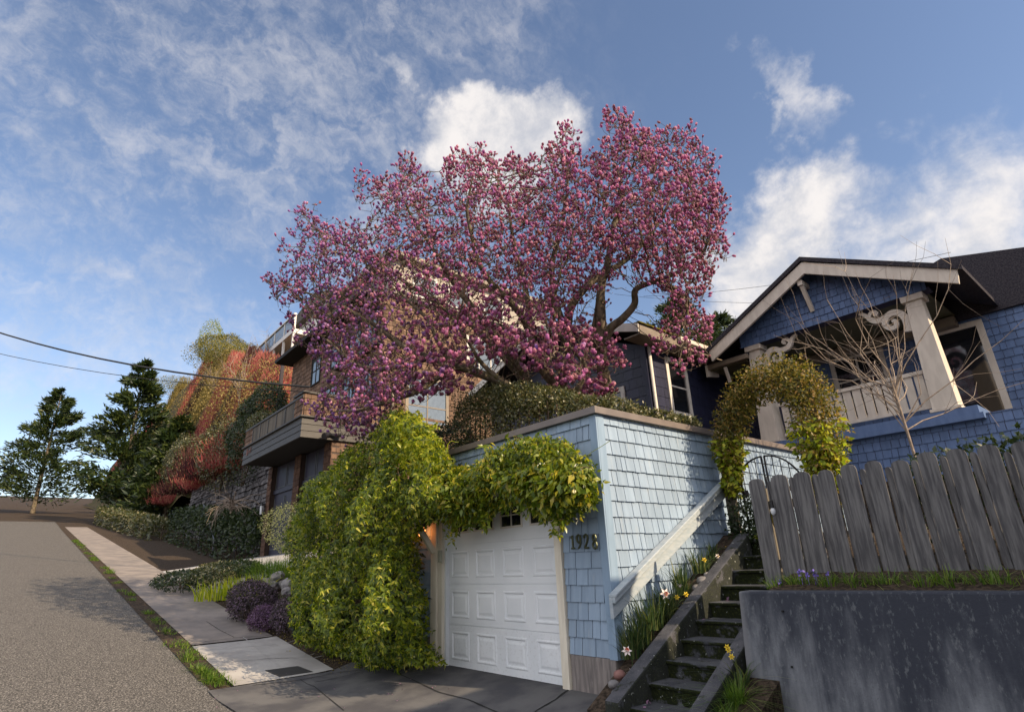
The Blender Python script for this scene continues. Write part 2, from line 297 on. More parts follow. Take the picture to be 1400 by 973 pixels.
# ------------------------------------------------------------------ object helpers
def link(name, me, m=None, parent=None, smooth=False):
    o = bpy.data.objects.new(name, me); COL.objects.link(o)
    if m is not None: me.materials.append(m)
    if parent is not None: o.parent = parent; o.matrix_parent_inverse = Matrix.Translation(-Vector(parent.location)) if parent.type == 'EMPTY' and parent.parent is None else Matrix.Identity(4)
    if smooth: me.polygons.foreach_set('use_smooth', [True]*len(me.polygons))
    return o
def tag(o, label=None, cat=None, group=None, kind=None):
    if label: o['label'] = label
    if cat: o['category'] = cat
    if group: o['group'] = group
    if kind: o['kind'] = kind
    return o
def thing(name, label, cat, loc=(0, 0, 0), group=None):
    o = bpy.data.objects.new(name, None); COL.objects.link(o); o.location = loc; o.empty_display_size = .2
    return tag(o, label, cat, group)
class MB:
    def __init__(s): s.v = []; s.f = []
    def box(s, x0, x1, y0, y1, z0, z1):
        n = len(s.v); s.v += [(x, y, z) for z in (z0, z1) for x, y in ((x0, y0), (x1, y0), (x1, y1), (x0, y1))]
        s.f += [tuple(n+i for i in q) for q in ((3, 2, 1, 0), (4, 5, 6, 7), (0, 1, 5, 4), (1, 2, 6, 5), (2, 3, 7, 6), (3, 0, 4, 7))]; return s
    def hexa(s, P):      # 8 points, bottom ring then top ring
        n = len(s.v); s.v += [tuple(p) for p in P]
        s.f += [tuple(n+i for i in q) for q in ((3, 2, 1, 0), (4, 5, 6, 7), (0, 1, 5, 4), (1, 2, 6, 5), (2, 3, 7, 6), (3, 0, 4, 7))]; return s
    def prism(s, poly, d):   # 3-D outline extruded by vector d
        n = len(s.v); k = len(poly); s.v += [tuple(p) for p in poly]+[tuple(np.array(p)+np.array(d)) for p in poly]
        s.f += [tuple(n+i for i in range(k))[::-1], tuple(n+k+i for i in range(k))]+[(n+i, n+(i+1) % k, n+k+(i+1) % k, n+k+i) for i in range(k)]; return s
    def bar(s, a, b, w, h=None, upv=(0, 0, 1)):
        a, b = np.array(a, float), np.array(b, float); h = h or w
        d = (b-a)/np.linalg.norm(b-a); r = np.cross(d, upv)
        if np.linalg.norm(r) < 1e-3: r = np.array([1., 0, 0])
        r /= np.linalg.norm(r); u = np.cross(r, d)
        ring = lambda p: [p-r*w/2-u*h/2, p+r*w/2-u*h/2, p+r*w/2+u*h/2, p-r*w/2+u*h/2]
        return s.hexa(ring(a)+ring(b))
    def tube(s, pts, rad, sides=6, cap=True):
        pts = [np.array(p, float) for p in pts]; k = len(pts)
        rad = [rad]*k if np.isscalar(rad) else rad
        n0 = len(s.v); prev = None
        for i, p in enumerate(pts):
            d = pts[min(i+1, k-1)]-pts[max(i-1, 0)]; d = d/(np.linalg.norm(d)+1e-9)
            if prev is None:
                a = np.cross(d, (0, 0, 1)); a = np.cross(d, (1, 0, 0)) if np.linalg.norm(a) < .1 else a
            else: a = prev-d*(prev@d)
            a /= np.linalg.norm(a)+1e-9; prev = a; b = np.cross(d, a)
            for j in range(sides):
                t = 2*math.pi*j/sides; s.v.append(tuple(p+rad[i]*(a*math.cos(t)+b*math.sin(t))))
        for i in range(k-1):
            for j in range(sides):
                q = n0+i*sides; jj = (j+1) % sides; s.f.append((q+j, q+jj, q+sides+jj, q+sides+j))
        if cap:
            s.f.append(tuple(n0+j for j in range(sides))[::-1]); s.f.append(tuple(n0+(k-1)*sides+j for j in range(sides)))
        return s
    def blob(s, c, r, seed=0, rough=.15, seg=8, rings=6):
        g = np.random.default_rng(seed); c = np.array(c, float); r = np.array(r, float)*np.ones(3); n0 = len(s.v)
        s.v.append(tuple(c-[0, 0, r[2]]))
        for i in range(1, rings):
            ph = math.pi*i/rings
            for j in range(seg):
                t = 2*math.pi*j/seg; k = 1+g.uniform(-rough, rough)
                s.v.append(tuple(c+r*k*np.array([math.sin(ph)*math.cos(t), math.sin(ph)*math.sin(t), -math.cos(ph)])))
        s.v.append(tuple(c+[0, 0, r[2]])); top = len(s.v)-1
        for j in range(seg):
            jj = (j+1) % seg; s.f.append((n0, n0+1+jj, n0+1+j)); q = n0+1+(rings-2)*seg; s.f.append((q+j, q+jj, top))
            for i in range(rings-2): q = n0+1+i*seg; s.f.append((q+j, q+jj, q+seg+jj, q+seg+j))
        return s
    def build(s, name, m, parent=None, smooth=False, bevel=0.):
        me = bpy.data.meshes.new(name); me.from_pydata(s.v, [], s.f); me.update()
        o = link(name, me, m, parent, smooth)
        if bevel: b = o.modifiers.new('bevel', 'BEVEL'); b.width = bevel; b.segments = 2; b.limit_method = 'ANGLE'
        return o
def npmesh(name, V, F, m, parent=None, tips=None, smooth=False):
    """V (n,3), F (m,k) all faces with k corners"""
    me = bpy.data.meshes.new(name); me.vertices.add(len(V)); me.vertices.foreach_set('co', np.ascontiguousarray(V, dtype=np.float32).ravel())
    k = F.shape[1]; me.loops.add(F.size); me.loops.foreach_set('vertex_index', np.ascontiguousarray(F, dtype=np.int32).ravel())
    me.polygons.add(len(F)); me.polygons.foreach_set('loop_start', np.arange(0, F.size, k, dtype=np.int32))
    me.update(calc_edges=True)
    if tips is not None:
        a = me.attributes.new('tip', 'FLOAT', 'POINT'); a.data.foreach_set('value', np.ascontiguousarray(tips, dtype=np.float32))
    return link(name, me, m, parent, smooth)
def norm(a): return a/(np.linalg.norm(a, axis=-1, keepdims=True)+1e-9)
def stamp(T, F, P, X, Y, Z, S):
    """copies of template verts T at P with axes X,Y,Z (n,3), scales S (n,) or (n,3)"""
    S = np.asarray(S, float); S = S[:, None]*np.ones(3) if S.ndim == 1 else S
    V = P[:, None, :]+T[None, :, 0:1]*(X*S[:, :1])[:, None, :]+T[None, :, 1:2]*(Y*S[:, 1:2])[:, None, :]+T[None, :, 2:3]*(Z*S[:, 2:3])[:, None, :]
    FF = F[None]+(np.arange(len(P))*len(T))[:, None, None]
    return V.reshape(-1, 3), FF.reshape(-1, F.shape[1])
# leaf template: x along, y across, z out; gently folded and drooping
LT = np.array([(0, 0, 0), (.38, .24, .05), (.38, -.24, .05), (.45, 0, -.01), (1, 0, -.12)], float)
LF = np.array([(0, 2, 3), (0, 3, 1), (3, 2, 4), (3, 4, 1)])
LTW = LT*np.array([1, 1.35, 1])
def frames(D, g, tilt=1.):
    D = norm(D); r = norm(g.normal(size=D.shape)); Y = norm(np.cross(D, r)); Z = np.cross(D, Y)
    sg = np.sign(Z[:, 2:3]+1e-6); return D, Y*sg, Z*sg
def leaves(P, N, size, g, droop=.5, jit=.8, wide=False):
    D = norm(N*.7+g.normal(size=P.shape)*jit+np.array([0, 0, -droop])); X, Y, Z = frames(D, g)
    # turn leaf faces outward on the whole
    Z2 = norm(N+g.normal(size=P.shape)*.55+np.array([0, 0, .35])); Y = norm(np.cross(Z2, X)); Z = np.cross(X, Y)
    s = size*g.uniform(.6, 1.25, len(P)); return stamp(LTW if wide else LT, LF, P, X, Y, Z, s)
LTN = LT*np.array([1, .78, 1.3])
def whorls(P, N, size, g, k=5, droop=.75):
    """clusters of k leaflets fanned from one point"""
    Vs, Fs = [], []; ax = norm(N+g.normal(size=P.shape)*.5+np.array([0, 0, .3])); a = norm(np.cross(ax, g.normal(size=P.shape))); b = np.cross(ax, a)
    off = 0; ph = g.uniform(0, 6.28, len(P)); s0 = size*g.uniform(.7, 1.25, len(P))
    for i in range(k):
        t = ph+6.283*i/k+g.uniform(-.2, .2, len(P)); D = norm(a*np.cos(t)[:, None]+b*np.sin(t)[:, None]+g.normal(size=P.shape)*.35+ax*.2+np.array([0, 0, -droop]))
        Y = norm(np.cross(ax, D)); Z = np.cross(D, Y); V, F = stamp(LTN, LF, P, D, Y, Z, s0*g.uniform(.7, 1.2, len(P)))
        Vs.append(V); Fs.append(F+off); off += len(V)
    return np.concatenate(Vs), np.concatenate(Fs)
def inpoly(x, y, poly):
    poly = np.array(poly, float); ins = np.zeros(len(x), bool); j = len(poly)-1
    for i in range(len(poly)):
        xi, yi = poly[i]; xj, yj = poly[j]
        c = ((yi > y) != (yj > y)) & (x < (xj-xi)*(y-yi)/(yj-yi+1e-12)+xi); ins ^= c; j = i
    return ins
def edgedist(x, y, poly):
    poly = np.array(poly, float); d = np.full(len(x), 1e9); P = np.stack([x, y], 1)
    for i in range(len(poly)):
        a, b = poly[i], poly[(i+1) % len(poly)]; t = np.clip(((P-a)@(b-a))/((b-a)@(b-a)), 0, 1)
        d = np.minimum(d, np.linalg.norm(P-a-t[:, None]*(b-a), axis=1))
    return d
class Lump:
    """cheap smooth 3-D noise from random sine waves"""
    def __init__(s, g, freq, n=10): s.k = g.normal(size=(n, 3))*freq; s.p = g.uniform(0, 6.28, n)
    def __call__(s, P): return np.sin(P@s.k.T+s.p).mean(1)*1.8
def lump_shrub(name, label, cat, c, r, n, m, size=.06, parent=None, fn=leaves, seed=1, group=None, bumps=.22, freq=3., flatb=.35, stems=5, **kw):
    """rounded shrub standing at c (ground point) with radii r: leaf shell with hollows, plus stems"""
    g = np.random.default_rng(seed); r = np.array(r, float)
    t = thing(name, label, cat, tuple(float(x) for x in c), group) if parent is None else parent
    N = norm(g.normal(size=(n, 3))); N[:, 2] = np.abs(N[:, 2])*np.where(g.random(n) < flatb, -.5, 1); N = norm(N)
    rad = g.uniform(.55, 1., n)**.5; L = Lump(g, freq/max(r)*1.6)
    P = N*r*rad[:, None]*(1+bumps*L(N*r))[:, None]; P[:, 2] += r[2]*.95; P[:, 2] = np.maximum(P[:, 2], .03)
    V, F = fn(P+np.array(c), norm(N/r), size, g, **kw); npmesh('foliage', V, F, m, t)
    mb = MB()
    for k in range(stems):
        e = norm(g.normal(size=3))*r*.6; mb.tube([(c[0]+e[0]*.15, c[1]+e[1]*.15, c[2]-.05), (c[0]+e[0]*.5, c[1]+e[1]*.5, c[2]+r[2]*.6), (c[0]+e[0], c[1]+e[1], c[2]+r[2]*(1.1+.3*abs(e[2])/r[2]))], [.03, .02, .008], 5)
    mb.build('stem', M['twig'], t); return t

# ------------------------------------------------------------------ shape of the ground
def zs(x):
    x = np.asarray(x, float); return np.where(x < -4.3, .115*(-x-4.3), -.02*(x+4.3))
def G(x, y):
    x = np.asarray(x, float); y = np.asarray(y, float); z = zs(x)
    bed = np.clip((-x-4.0)/.8, 0, 1)*np.clip(.28*(y+1.), 0, 1.2)*np.clip((x+18.5)/6, 0, 1)
    drv = np.clip((x+4.8)/.8, 0, 1)*np.clip((y+1.5)/1.4, 0, 1)*(.125-z)
    far = -.02*np.clip(x-6, 0, 60)
    return z+bed+drv+far
def ground_hit(px, py, f=G, lo=2., hi=70.):
    d = ray(px, py); ts = np.linspace(lo, hi, 4000); Q = CAM+ts[:, None]*d; k = np.argmax(Q[:, 2] < f(Q[:, 0], Q[:, 1])); return Q[k]
def HILL(x, y):
    x = np.asarray(x, float); y = np.asarray(y, float)
    z = 6.3+.80*np.maximum(0, -x-25+.30*(y-4)); z = np.minimum(z, 2.5+.335*np.minimum(-x, 75)); z = np.minimum(z, 6.8+3.6*np.maximum(y-3.75, 0))
    return np.maximum(z, G(x, y)-.1)
def HILLV(x, y): return np.where((x < -18.9) & (y > 3.75), HILL(x, y), -50)
def sheet(name, xs, ys, f, m, lift=0., kind='structure'):
    X, Y = np.meshgrid(xs, ys, indexing='ij'); Z = f(X, Y)+lift; V = np.stack([X, Y, Z], -1).reshape(-1, 3); a, b = X.shape
    i, j = np.meshgrid(np.arange(a-1), np.arange(b-1), indexing='ij'); q = (i*b+j).ravel(); F = np.stack([q, q+b, q+b+1, q+1], 1)
    o = npmesh(name, V, F, m, smooth=True)
    if kind: o['kind'] = kind
    return o
far_ = [-400, -200, -120, -80, -60]
xs = np.array(far_+list(np.arange(-50, 10, .4))+[12, 16, 24, 40, 80, 200, 400]); ys = np.array([-400, -150, -60, -30, -15]+list(np.arange(-10, 4.1, .2))+[5, 8, 14, 30, 80, 200, 400])
sheet('ground', xs, ys, lambda x, y: G(x, y)-.02, M['soil'])
rx = np.array([-60.]+list(np.arange(-50, 12, .5))+[20, 40, 80])
def curvez(x, y): return G(x, np.minimum(y, -2.35))
sheet('road', rx, np.linspace(-9.5, -2.62, 12), curvez, M['asphalt'], -.004)
sheet('grass_verge', np.arange(-50, -4.9, .4), np.linspace(-2.66, -2.33, 4), lambda x, y: G(x, y)+.01+.012*np.sin(x*9), M['soil'])
sheet('opposite_verge', rx, np.linspace(-14, -9.5, 4), curvez, M['grass'], .02)
sheet('sidewalk', np.arange(-50, -7.31, .3), np.linspace(-2.32, -.98, 6), G, M['concold'], .012)
sheet('pale_sidewalk', np.linspace(-7.29, -4.72, 10), np.linspace(-2.34, -.95, 6), G, M['concnew'], .016)
dx = np.linspace(-4.70, .42, 22); dy = np.linspace(-2.66, .10, 20)
sheet('driveway', dx, dy, G, M['conc'], .012)
sheet('lower_sidewalk', np.linspace(.44, 9, 20), np.linspace(-2.66, -.62, 8), G, M['conc'], .012)
# joints, cracks and the plate in the pavement: thin strips lying on the surface
def strip(pts, w, lift, m, name, f=G, parent=None):
    mb = MB(); pts = np.array(pts, float); fine = []
    for a, b in zip(pts[:-1], pts[1:]):
        k = max(2, int(np.linalg.norm(b-a)/.12)); fine += [a+(b-a)*i/k for i in range(k)]
    fine.append(pts[-1]); fine = np.array(fine); L = []
    for i, p in enumerate(fine):
        d = fine[min(i+1, len(fine)-1)]-fine[max(i-1, 0)]; d /= np.linalg.norm(d); nn = np.array([-d[1], d[0]])*w/2*random.uniform(.6, 1.4)
        for q in (p+nn, p-nn): L.append((q[0], q[1], float(f(q[0], q[1]))+lift))
    n = len(L); mb.v = L; mb.f = [(i, i+1, i+3, i+2) for i in range(0, n-2, 2)]; return mb.build(name, m, parent)
def gp(*pp): return [ground_hit(a, b)[:2] for a, b in pp]
jt = [gp((560, 929), (600, 948), (640, 958), (700, 985)), gp((777, 945), (760, 958), (735, 973), (720, 985)), gp((345, 938), (400, 932), (457, 922)),
      gp((457, 921), (520, 915), (566, 912)), gp((430, 934), (460, 928), (492, 920)), gp((525, 914), (560, 929)), gp((410, 930), (430, 940), (470, 973)), gp((282, 850), (300, 862), (320, 872)), gp((280, 878), (320, 873), (373, 868))]
for i, l in enumerate(jt):
    s = strip(l, .022 if i in (0, 1) else .012, .017, M['crack'], 'pavement_joint'); s['kind'] = 'structure'
for a, b in (((332, 872), (383, 913)), ((315, 887), (405, 876)), ((318, 905), (430, 895)), ((300, 897), (312, 921)), ((360, 901), (440, 898))):
    s = strip(gp(a, b), .016, .021, M['concnew'], 'pavement_score'); s['kind'] = 'structure'
q = [ground_hit(*p) for p in ((362, 918), (407, 912), (428, 920), (382, 927))]
pl = MB(); pl.prism([(p[0], p[1], p[2]+.017) for p in q], (0, 0, .006)); o = pl.build('utility_cover', M['grate'])
tag(o, 'dark rectangular utility cover plate set in the pale sidewalk slab', 'utility cover')
sheet('hill', np.concatenate([[-160, -120, -90], np.arange(-70, -18.7, .8)]), np.concatenate([np.arange(3.75, 12, .35), np.arange(12, 30, 1.2), [40, 60, 90, 140]]), lambda x, y: HILL(x, y)+.25*np.sin(x*.9)*np.cos(y*.8), M['hill'])
# raised garden behind the garage and the yard on the right
mb = MB(); mb.box(-8.2, -.16, .5, 34, -.3, 3.02); mb.build('upper_garden', M['soil'])['kind'] = 'structure'
mb = MB(); mb.box(-8.2, 30, 34.002, 90, -.3, 3.0); mb.build('back_garden', M['grass'])['kind'] = 'structure'
mb = MB(); mb.hexa([(1.5, .3, 0), (9, .3, 0), (9, 2.6, 0), (1.5, 2.6, 0), (1.5, .3, 1.09), (9, .3, 1.09), (9, 2.6, 1.62), (1.5, 2.6, 1.62)])
mb.box(-.1, 9, 2.602, 7.2, 0, 1.66); mb.box(-.1, 30, 7.202, 33.99, 0, 2.6); mb.build('right_terrace', M['soil'])['kind'] = 'structure'

# ------------------------------------------------------------------ shingled walls
def shingles(mb, P0, U, N, width, z0, z1, ex, g, wmin, wmax, holes=(), clip=None, gap=.009, th=.021, start=None):
    """rows of overlapping shingles; P0 = (x,y) of the left end, U along, N outward; holes in (u0,u1,z0,z1); clip(z)->(ua,ub)"""
    P0, U, N = np.array(P0, float), np.array(U, float), np.array(N, float)
    z = z0 if start is None else start; row = 0
    while z < z1-.01:
        zt = min(z+ex, z1); ua, ub = (0, width) if clip is None else clip((z+zt)/2)
        u = ua-g.uniform(0, wmin)
        zz = max(z, z0)
        while u < ub:
            w = g.uniform(wmin, wmax); a, b = max(u, ua), min(u+w-gap, ub); u += w
            if b-a < .01: continue
            segs = [(a, b, zz, zt)]
            for (h0, h1, g0, g1) in holes:
                ns = []
                for (a_, b_, c_, d_) in segs:
                    if b_ <= h0 or a_ >= h1 or d_ <= g0 or c_ >= g1: ns.append((a_, b_, c_, d_)); continue
                    if a_ < h0: ns.append((a_, h0, c_, d_))
                    if b_ > h1: ns.append((h1, b_, c_, d_))
                    if c_ < g0: ns.append((max(a_, h0), min(b_, h1), c_, g0))
                    if d_ > g1: ns.append((max(a_, h0), min(b_, h1), g1, d_))
                segs = ns
            t0 = th+g.uniform(0, .006); sag = g.uniform(-.003, .003)
            for (a_, b_, c_, d_) in segs:
                if b_-a_ < .008 or d_-c_ < .008: continue
                full = c_ <= zz+1e-6; c2 = c_+(sag if full and row else 0)
                B = [P0+U*a_, P0+U*b_]
                def pt(b, off, zq): q = b+N*off; return (q[0], q[1], zq)
                t1 = .005+(t0-.005)*(1-(d_-zz)/ex) if ex else .005
                mb.hexa([pt(B[0], -.002, c2), pt(B[1], -.002, c2), pt(B[1], t0, c2), pt(B[0], t0, c2), pt(B[0], -.002, d_), pt(B[1], -.002, d_), pt(B[1], max(t1, .004), d_), pt(B[0], max(t1, .004), d_)])
        z += ex; row += 1
def fixn(o):
    bm = bmesh.new(); bm.from_mesh(o.data); bmesh.ops.recalc_face_normals(bm, faces=bm.faces); bm.to_mesh(o.data); bm.free(); return o

# ------------------------------------------------------------------ the blue garage
HS, EX, HT, LG = .4874, .1767, 3.064, 7.1
gar = thing('garage', 'light blue shingled garage with white door and number 1928, dug into the slope', 'garage', (-1.8, 0, .1))
g = np.random.default_rng(3)
DL, DR, DT = -3.5, -.68, 2.42
mb = MB(); mb.box(-4.3, DL, .02, .3, HS, HT).box(DR, -.022, .02, .3, HS, HT).box(DL, DR, .02, .3, 2.42, HT); mb.box(-.3, -.02, .3, LG, HS, HT); mb.build('wall_backing', M['gap'], gar)
fw = MB(); DL, DR, DT = -3.5, -.68, 2.42
shingles(fw, (-4.3, .02), (1, 0), (0, -1), 4.3-.10, HS, HT, EX, g, .09, .26, holes=((DL+4.3, DR+4.3, 0, DT),), start=HS)
fixn(fw.build('front_shingles', M['blue'], gar))
sw = MB(); shingles(sw, (-.02, .135), (0, 1), (1, 0), LG-.135, HS, HT, EX, g, .085, .185)
fixn(sw.build('side_shingles', M['blue'], gar))
cb = MB(); cb.box(-.10, .008, -.004, .02, HS-.012, HT).box(-.012, .010, .0201, .135, HS-.012, HT); cb.build('corner_board', M['bluetrim'], gar, bevel=.003)
f_ = MB(); f_.box(-4.36, .055, -.055, .0, HT+.001, HT+.085).box(-.0, .055, .0001, LG, HT+.001, HT+.085); f_.build('roof_fascia', M['fascia'], gar, bevel=.004)
r_ = MB(); r_.box(-4.3, -.001, .001, .5, HT+.001, HT+.07); r_.build('roof', M['roof'], gar)
fo = MB(); fo.box(DR+.0, -.03, .0, .3, -.3, HS-.002).box(-4.3, DL, .0, .3, -.3, HS-.002).box(-.3, -.03, .301, LG, -.3, HS-.002); fo.build('foundation', M['foundation'], gar, bevel=.012)
# door
dz0, dxl, dxr, dyp = .137, -3.215, -.806, .085
dw = (dxr-dxl)
door = MB(); door.box(dxl-.03, dxr+.03, dyp+.012, dyp+.05, dz0, dz0+.533*4)
dd = door.build('garage_door', M['white'], gar)
def relief(mb, x0, x1, z0, z1, y, rings):
    n = len(mb.v)
    for ins, h in rings: mb.v += [(x0+ins, y-h, z0+ins), (x1-ins, y-h, z0+ins), (x1-ins, y-h, z1-ins), (x0+ins, y-h, z1-ins)]
    for k in range(len(rings)-1):
        q = n+4*k; mb.f += [(q+i, q+(i+1) % 4, q+4+(i+1) % 4, q+4+i) for i in range(4)]
    q = n+4*(len(rings)-1); mb.f.append((q, q+1, q+2, q+3))
cw = dw/4
for r in range(4):
    z0 = dz0+.533*r; s = MB(); y = dyp
    # skin of the section around its panels
    xs_ = []
    for c in range(4): cx = dxl+cw*(c+.5); xs_.append((cx-cw*.36, cx+cw*.36))
    pz0, pz1 = (z0+.085, z0+.533-.085) if r < 3 else (z0+.175, z0+.533-.055)
    s.box(dxl-.03, dxr+.03, y, y+.012, z0+.003, pz0).box(dxl-.03, dxr+.03, y, y+.012, pz1, z0+.529)
    ed = [dxl-.03]+[v for p in xs_ for v in p]+[dxr+.03]
    for k in range(0, len(ed), 2): s.box(ed[k], ed[k+1], y, y+.012, pz0, pz1)
    if r < 3:
        for (a, b) in xs_: relief(s, a, b, pz0, pz1, y, [(0, 0), (.012, .009), (.024, .009), (.04, -.006), (.055, -.006), (.085, .004)])
    o = s.build('door_section', M['whitedirt'] if r == 0 else M['white'], gar)
    if r == 3:
        for (a, b) in xs_:
            w = MB(); w.box(a-.012, b+.012, y-.012, y+.0, pz0-.014, pz0+.012).box(a-.012, b+.012, y-.012, y, pz1-.012, pz1+.014).box(a-.012, a+.014, y-.012, y, pz0+.012, pz1-.012).box(b-.014, b+.012, y-.012, y, pz0+.012, pz1-.012)
            mx_, mz = (a+b)/2, (pz0+pz1)/2; w.box(mx_-.008, mx_+.008, y-.008, y+.004, pz0+.012, pz1-.012).box(a+.014, mx_-.008, y-.006, y+.003, mz-.008, mz+.008).box(mx_+.008, b-.014, y-.006, y+.003, mz-.008, mz+.008)
            wf = w.build('door_window', M['trimw'], gar)
            p = MB(); p.box(a, b, y+.005, y+.009, pz0, pz1); p.build('pane', M['glass'], wf)
gz = MB(); gz.box(dxl-.03, dxr+.03, dyp+.002, dyp+.04, dz0-.022, dz0-.001); gz.build('door_seal', M['gap'], gar)
tr = MB(); tr.box(DL+.005, -3.34, -.05, .05, .10, 2.42); tr.build('door_post', M['cream'], gar, bevel=.006)
tr = MB(); tr.box(-3.338, -3.236, -.018, .06, .10, 2.42); tr.build('door_post', M['cream'], gar, bevel=.004)
tr = MB(); tr.box(-3.234, dxl+.02, .03, dyp-.002, .10, 2.42); tr.build('door_stop', M['white'], gar)
tr = MB(); tr.hexa([(-.80, -.03, .095), (-.69, -.03, .09), (-.69, .06, .09), (-.80, .06, .095), (-.80, -.03, 1.97), (-.69, -.03, 1.97), (-.69, .06, 1.97), (-.80, .06, 1.97)]); tr.build('door_casing', M['cream'], gar, bevel=.004)
tr = MB(); tr.box(-3.49, -.69, -.03, .06, dz0+2.133, 2.42); tr.build('door_header', M['cream'], gar, bevel=.004)
# timber arbour over the door that carries the vine
ab = MB()
br = MB(); br.bar((-3.42, -.05, 1.66), (-3.42, -.40, 2.14), .06, .08); br.build('bracket', M['cream'], gar); br = MB(); br.bar((-.75, -.03, 1.95), (-.75, -.36, 2.26), .05, .06); br.build('bracket', M['cream'], gar)
ab.box(-3.7, -.55, -.46, -.40, 2.24, 2.32).box(-3.7, -.55, -.16, -.10, 2.24, 2.32)
for k in range(12): ab.box(-3.6+k*.265, -3.57+k*.265, -.44, -.03, 2.322, 2.36)
ab.build('arbour', M['fencepost'], gar)
p = hit(602.5, 760, 'y', -.06); kb = MB(); kb.box(p[0]-.03, p[0]+.03, -.095, -.052, p[2]-.085, p[2]+.085); kb.build('keypad_box', M['box'], gar, bevel=.006)
# house number, stroke-built digits
def digit(ch, x, z, h, y0, parent):
    w = h*.50; S = {'1': [[(.15, .78), (.5, .98), (.5, .05)], [(.15, .03), (.85, .03)]],
        '9': [[(.88, .70), (.80, .50), (.50, .42), (.20, .52), (.12, .72), (.22, .92), (.50, 1.), (.80, .90), (.88, .70), (.86, .40), (.66, .15), (.30, .0)]],
        '2': [[(.12, .74), (.22, .93), (.50, 1.), (.80, .90), (.86, .70), (.70, .45), (.35, .18), (.12, .03)], [(.10, .03), (.92, .03)]],
        '8': [[(.5, .54), (.24, .62), (.18, .78), (.28, .94), (.5, 1.), (.72, .94), (.82, .78), (.76, .62), (.5, .54), (.2, .42), (.1, .24), (.24, .06), (.5, .0), (.76, .06), (.9, .24), (.8, .42), (.5, .54)]]}[ch]
    mb = MB()
    for st in S:
        pts = [(x+a*w, y0, z+b*h) for a, b in st]
        # ease the corners of the stroke
        sm = []
        for i in range(len(pts)-1):
            for k in range(3): sm.append(tuple(np.array(pts[i])*(1-k/3)+np.array(pts[i+1])*k/3))
        sm.append(pts[-1]); mb.tube(sm, [h*.085*(1.0 if 0 < i < len(sm)-1 else .8) for i in range(len(sm))], 8)
    return mb.build('house_number', M['bronze'], parent)
for ch, px, py in (('1', 783.2, 740.5), ('9', 791.5, 740), ('2', 801.5, 739.5), ('8', 813, 740)):
    p = hit(px, py, 'y', -.035); h = .148; digit(ch, p[0]-h*.25, p[2]-h/2, h, -.036, gar)
# sloping rail board along the side wall
a0, a1 = hit(838, 829, 'x', .06), hit(990, 667, 'x', .06)
rl = MB(); hz = .118
for x0_, x1_, za, zb_ in ((.03, .075, -hz, hz-.03), (.0755, .115, hz-.085, hz-.031), (.03, .13, hz-.0295, hz)): rl.hexa([(x0_, a0[1]-.02, a0[2]+za), (x1_, a0[1]-.02, a0[2]+za), (x1_, a1[1], a1[2]+za), (x0_, a1[1], a1[2]+za), (x0_, a0[1]-.02, a0[2]+zb_), (x1_, a0[1]-.02, a0[2]+zb_), (x1_, a1[1], a1[2]+zb_), (x0_, a1[1], a1[2]+zb_)])
rl = rl; rl.build('handrail', M['rail'], gar, bevel=.006)
# amber lamp on the wall left of the door, half hidden by the vine
p = hit(577, 727, 'y', -.12)
lm = MB(); lm.tube([(p[0], .0, p[2]+.14), (p[0], -.12, p[2]+.16), (p[0], -.12, p[2]+.11)], .012, 6).tube([(p[0], -.12, p[2]+.12), (p[0], -.12, p[2]+.09)], [.03, .075], 10)
lo = lm.build('wall_lamp', M['iron'], gar); lb = MB(); lb.blob((p[0], -.12, p[2]), (.055, .055, .08), 2, 0, 10, 8); lb.build('lamp_shade', M['lampglow'], lo, smooth=True)

# ------------------------------------------------------------------ mossy stairs
X0, X1 = .46, 1.12
stairs = thing('concrete_stairs', 'narrow mossy concrete staircase climbing beside the blue garage wall', 'stairs', (.8, -.5, 0))
for k in range(-2, 9):
    y = -.40+.30*k; z = .188+.1545*k
    s = MB(); s.box(X0-.01, X1+.01, y+.012, y+.42, z-.32, z-.035).box(X0-.01, X1+.01, y-.015, y+.36, z-.034, z)
    o = s.build('step', M['steps'], stairs, bevel=.012)
s = MB(); s.box(-.0, 1.5, 2.28, 3.4, 1.2, 1.60); s.build('landing', M['steps'], stairs, bevel=.01)
sl_ = .1545/.30
def cheek(x0, x1, ya, yb, lift, name='cheek_wall'):
    s = MB(); za = .22+sl_*(ya+.57)+lift; zb_ = .22+sl_*(yb+.57)+lift
    s.hexa([(x0, ya, -.4), (x1, ya, -.4), (x1, yb, zb_-.5), (x0, yb, zb_-.5), (x0, ya, za), (x1, ya, za), (x1, yb, zb_), (x0, yb, zb_)])
    return s.build(name, M['cheek'], stairs, bevel=.02)
cheek(.29, .455, -.57, 2.25, .03); cheek(1.125, 1.27, -.95, .95, .01)
def bedz(y): return .22+sl_*(y+.57)-.03
bd = MB(); bd.hexa([(0, -.5, -.2), (.289, -.5, -.2), (.289, 2.4, 1), (0, 2.4, 1), (0, -.5, bedz(-.5)-.1), (.289, -.5, bedz(-.5)-.1), (.289, 2.4, bedz(2.4)-.02), (0, 2.4, bedz(2.4)-.02)])
bd.build('flower_bed', M['soil'])['kind'] = 'structure'
bd = MB(); bd.hexa([(1.27, -.9, -.2), (1.6, -.9, -.2), (1.6, .2, -.2), (1.27, .2, -.2), (1.27, -.9, -.02), (1.6, -.9, -.02), (1.6, .2, .45), (1.27, .2, .45)]); bd.build('side_bed', M['soil'])['kind'] = 'structure'

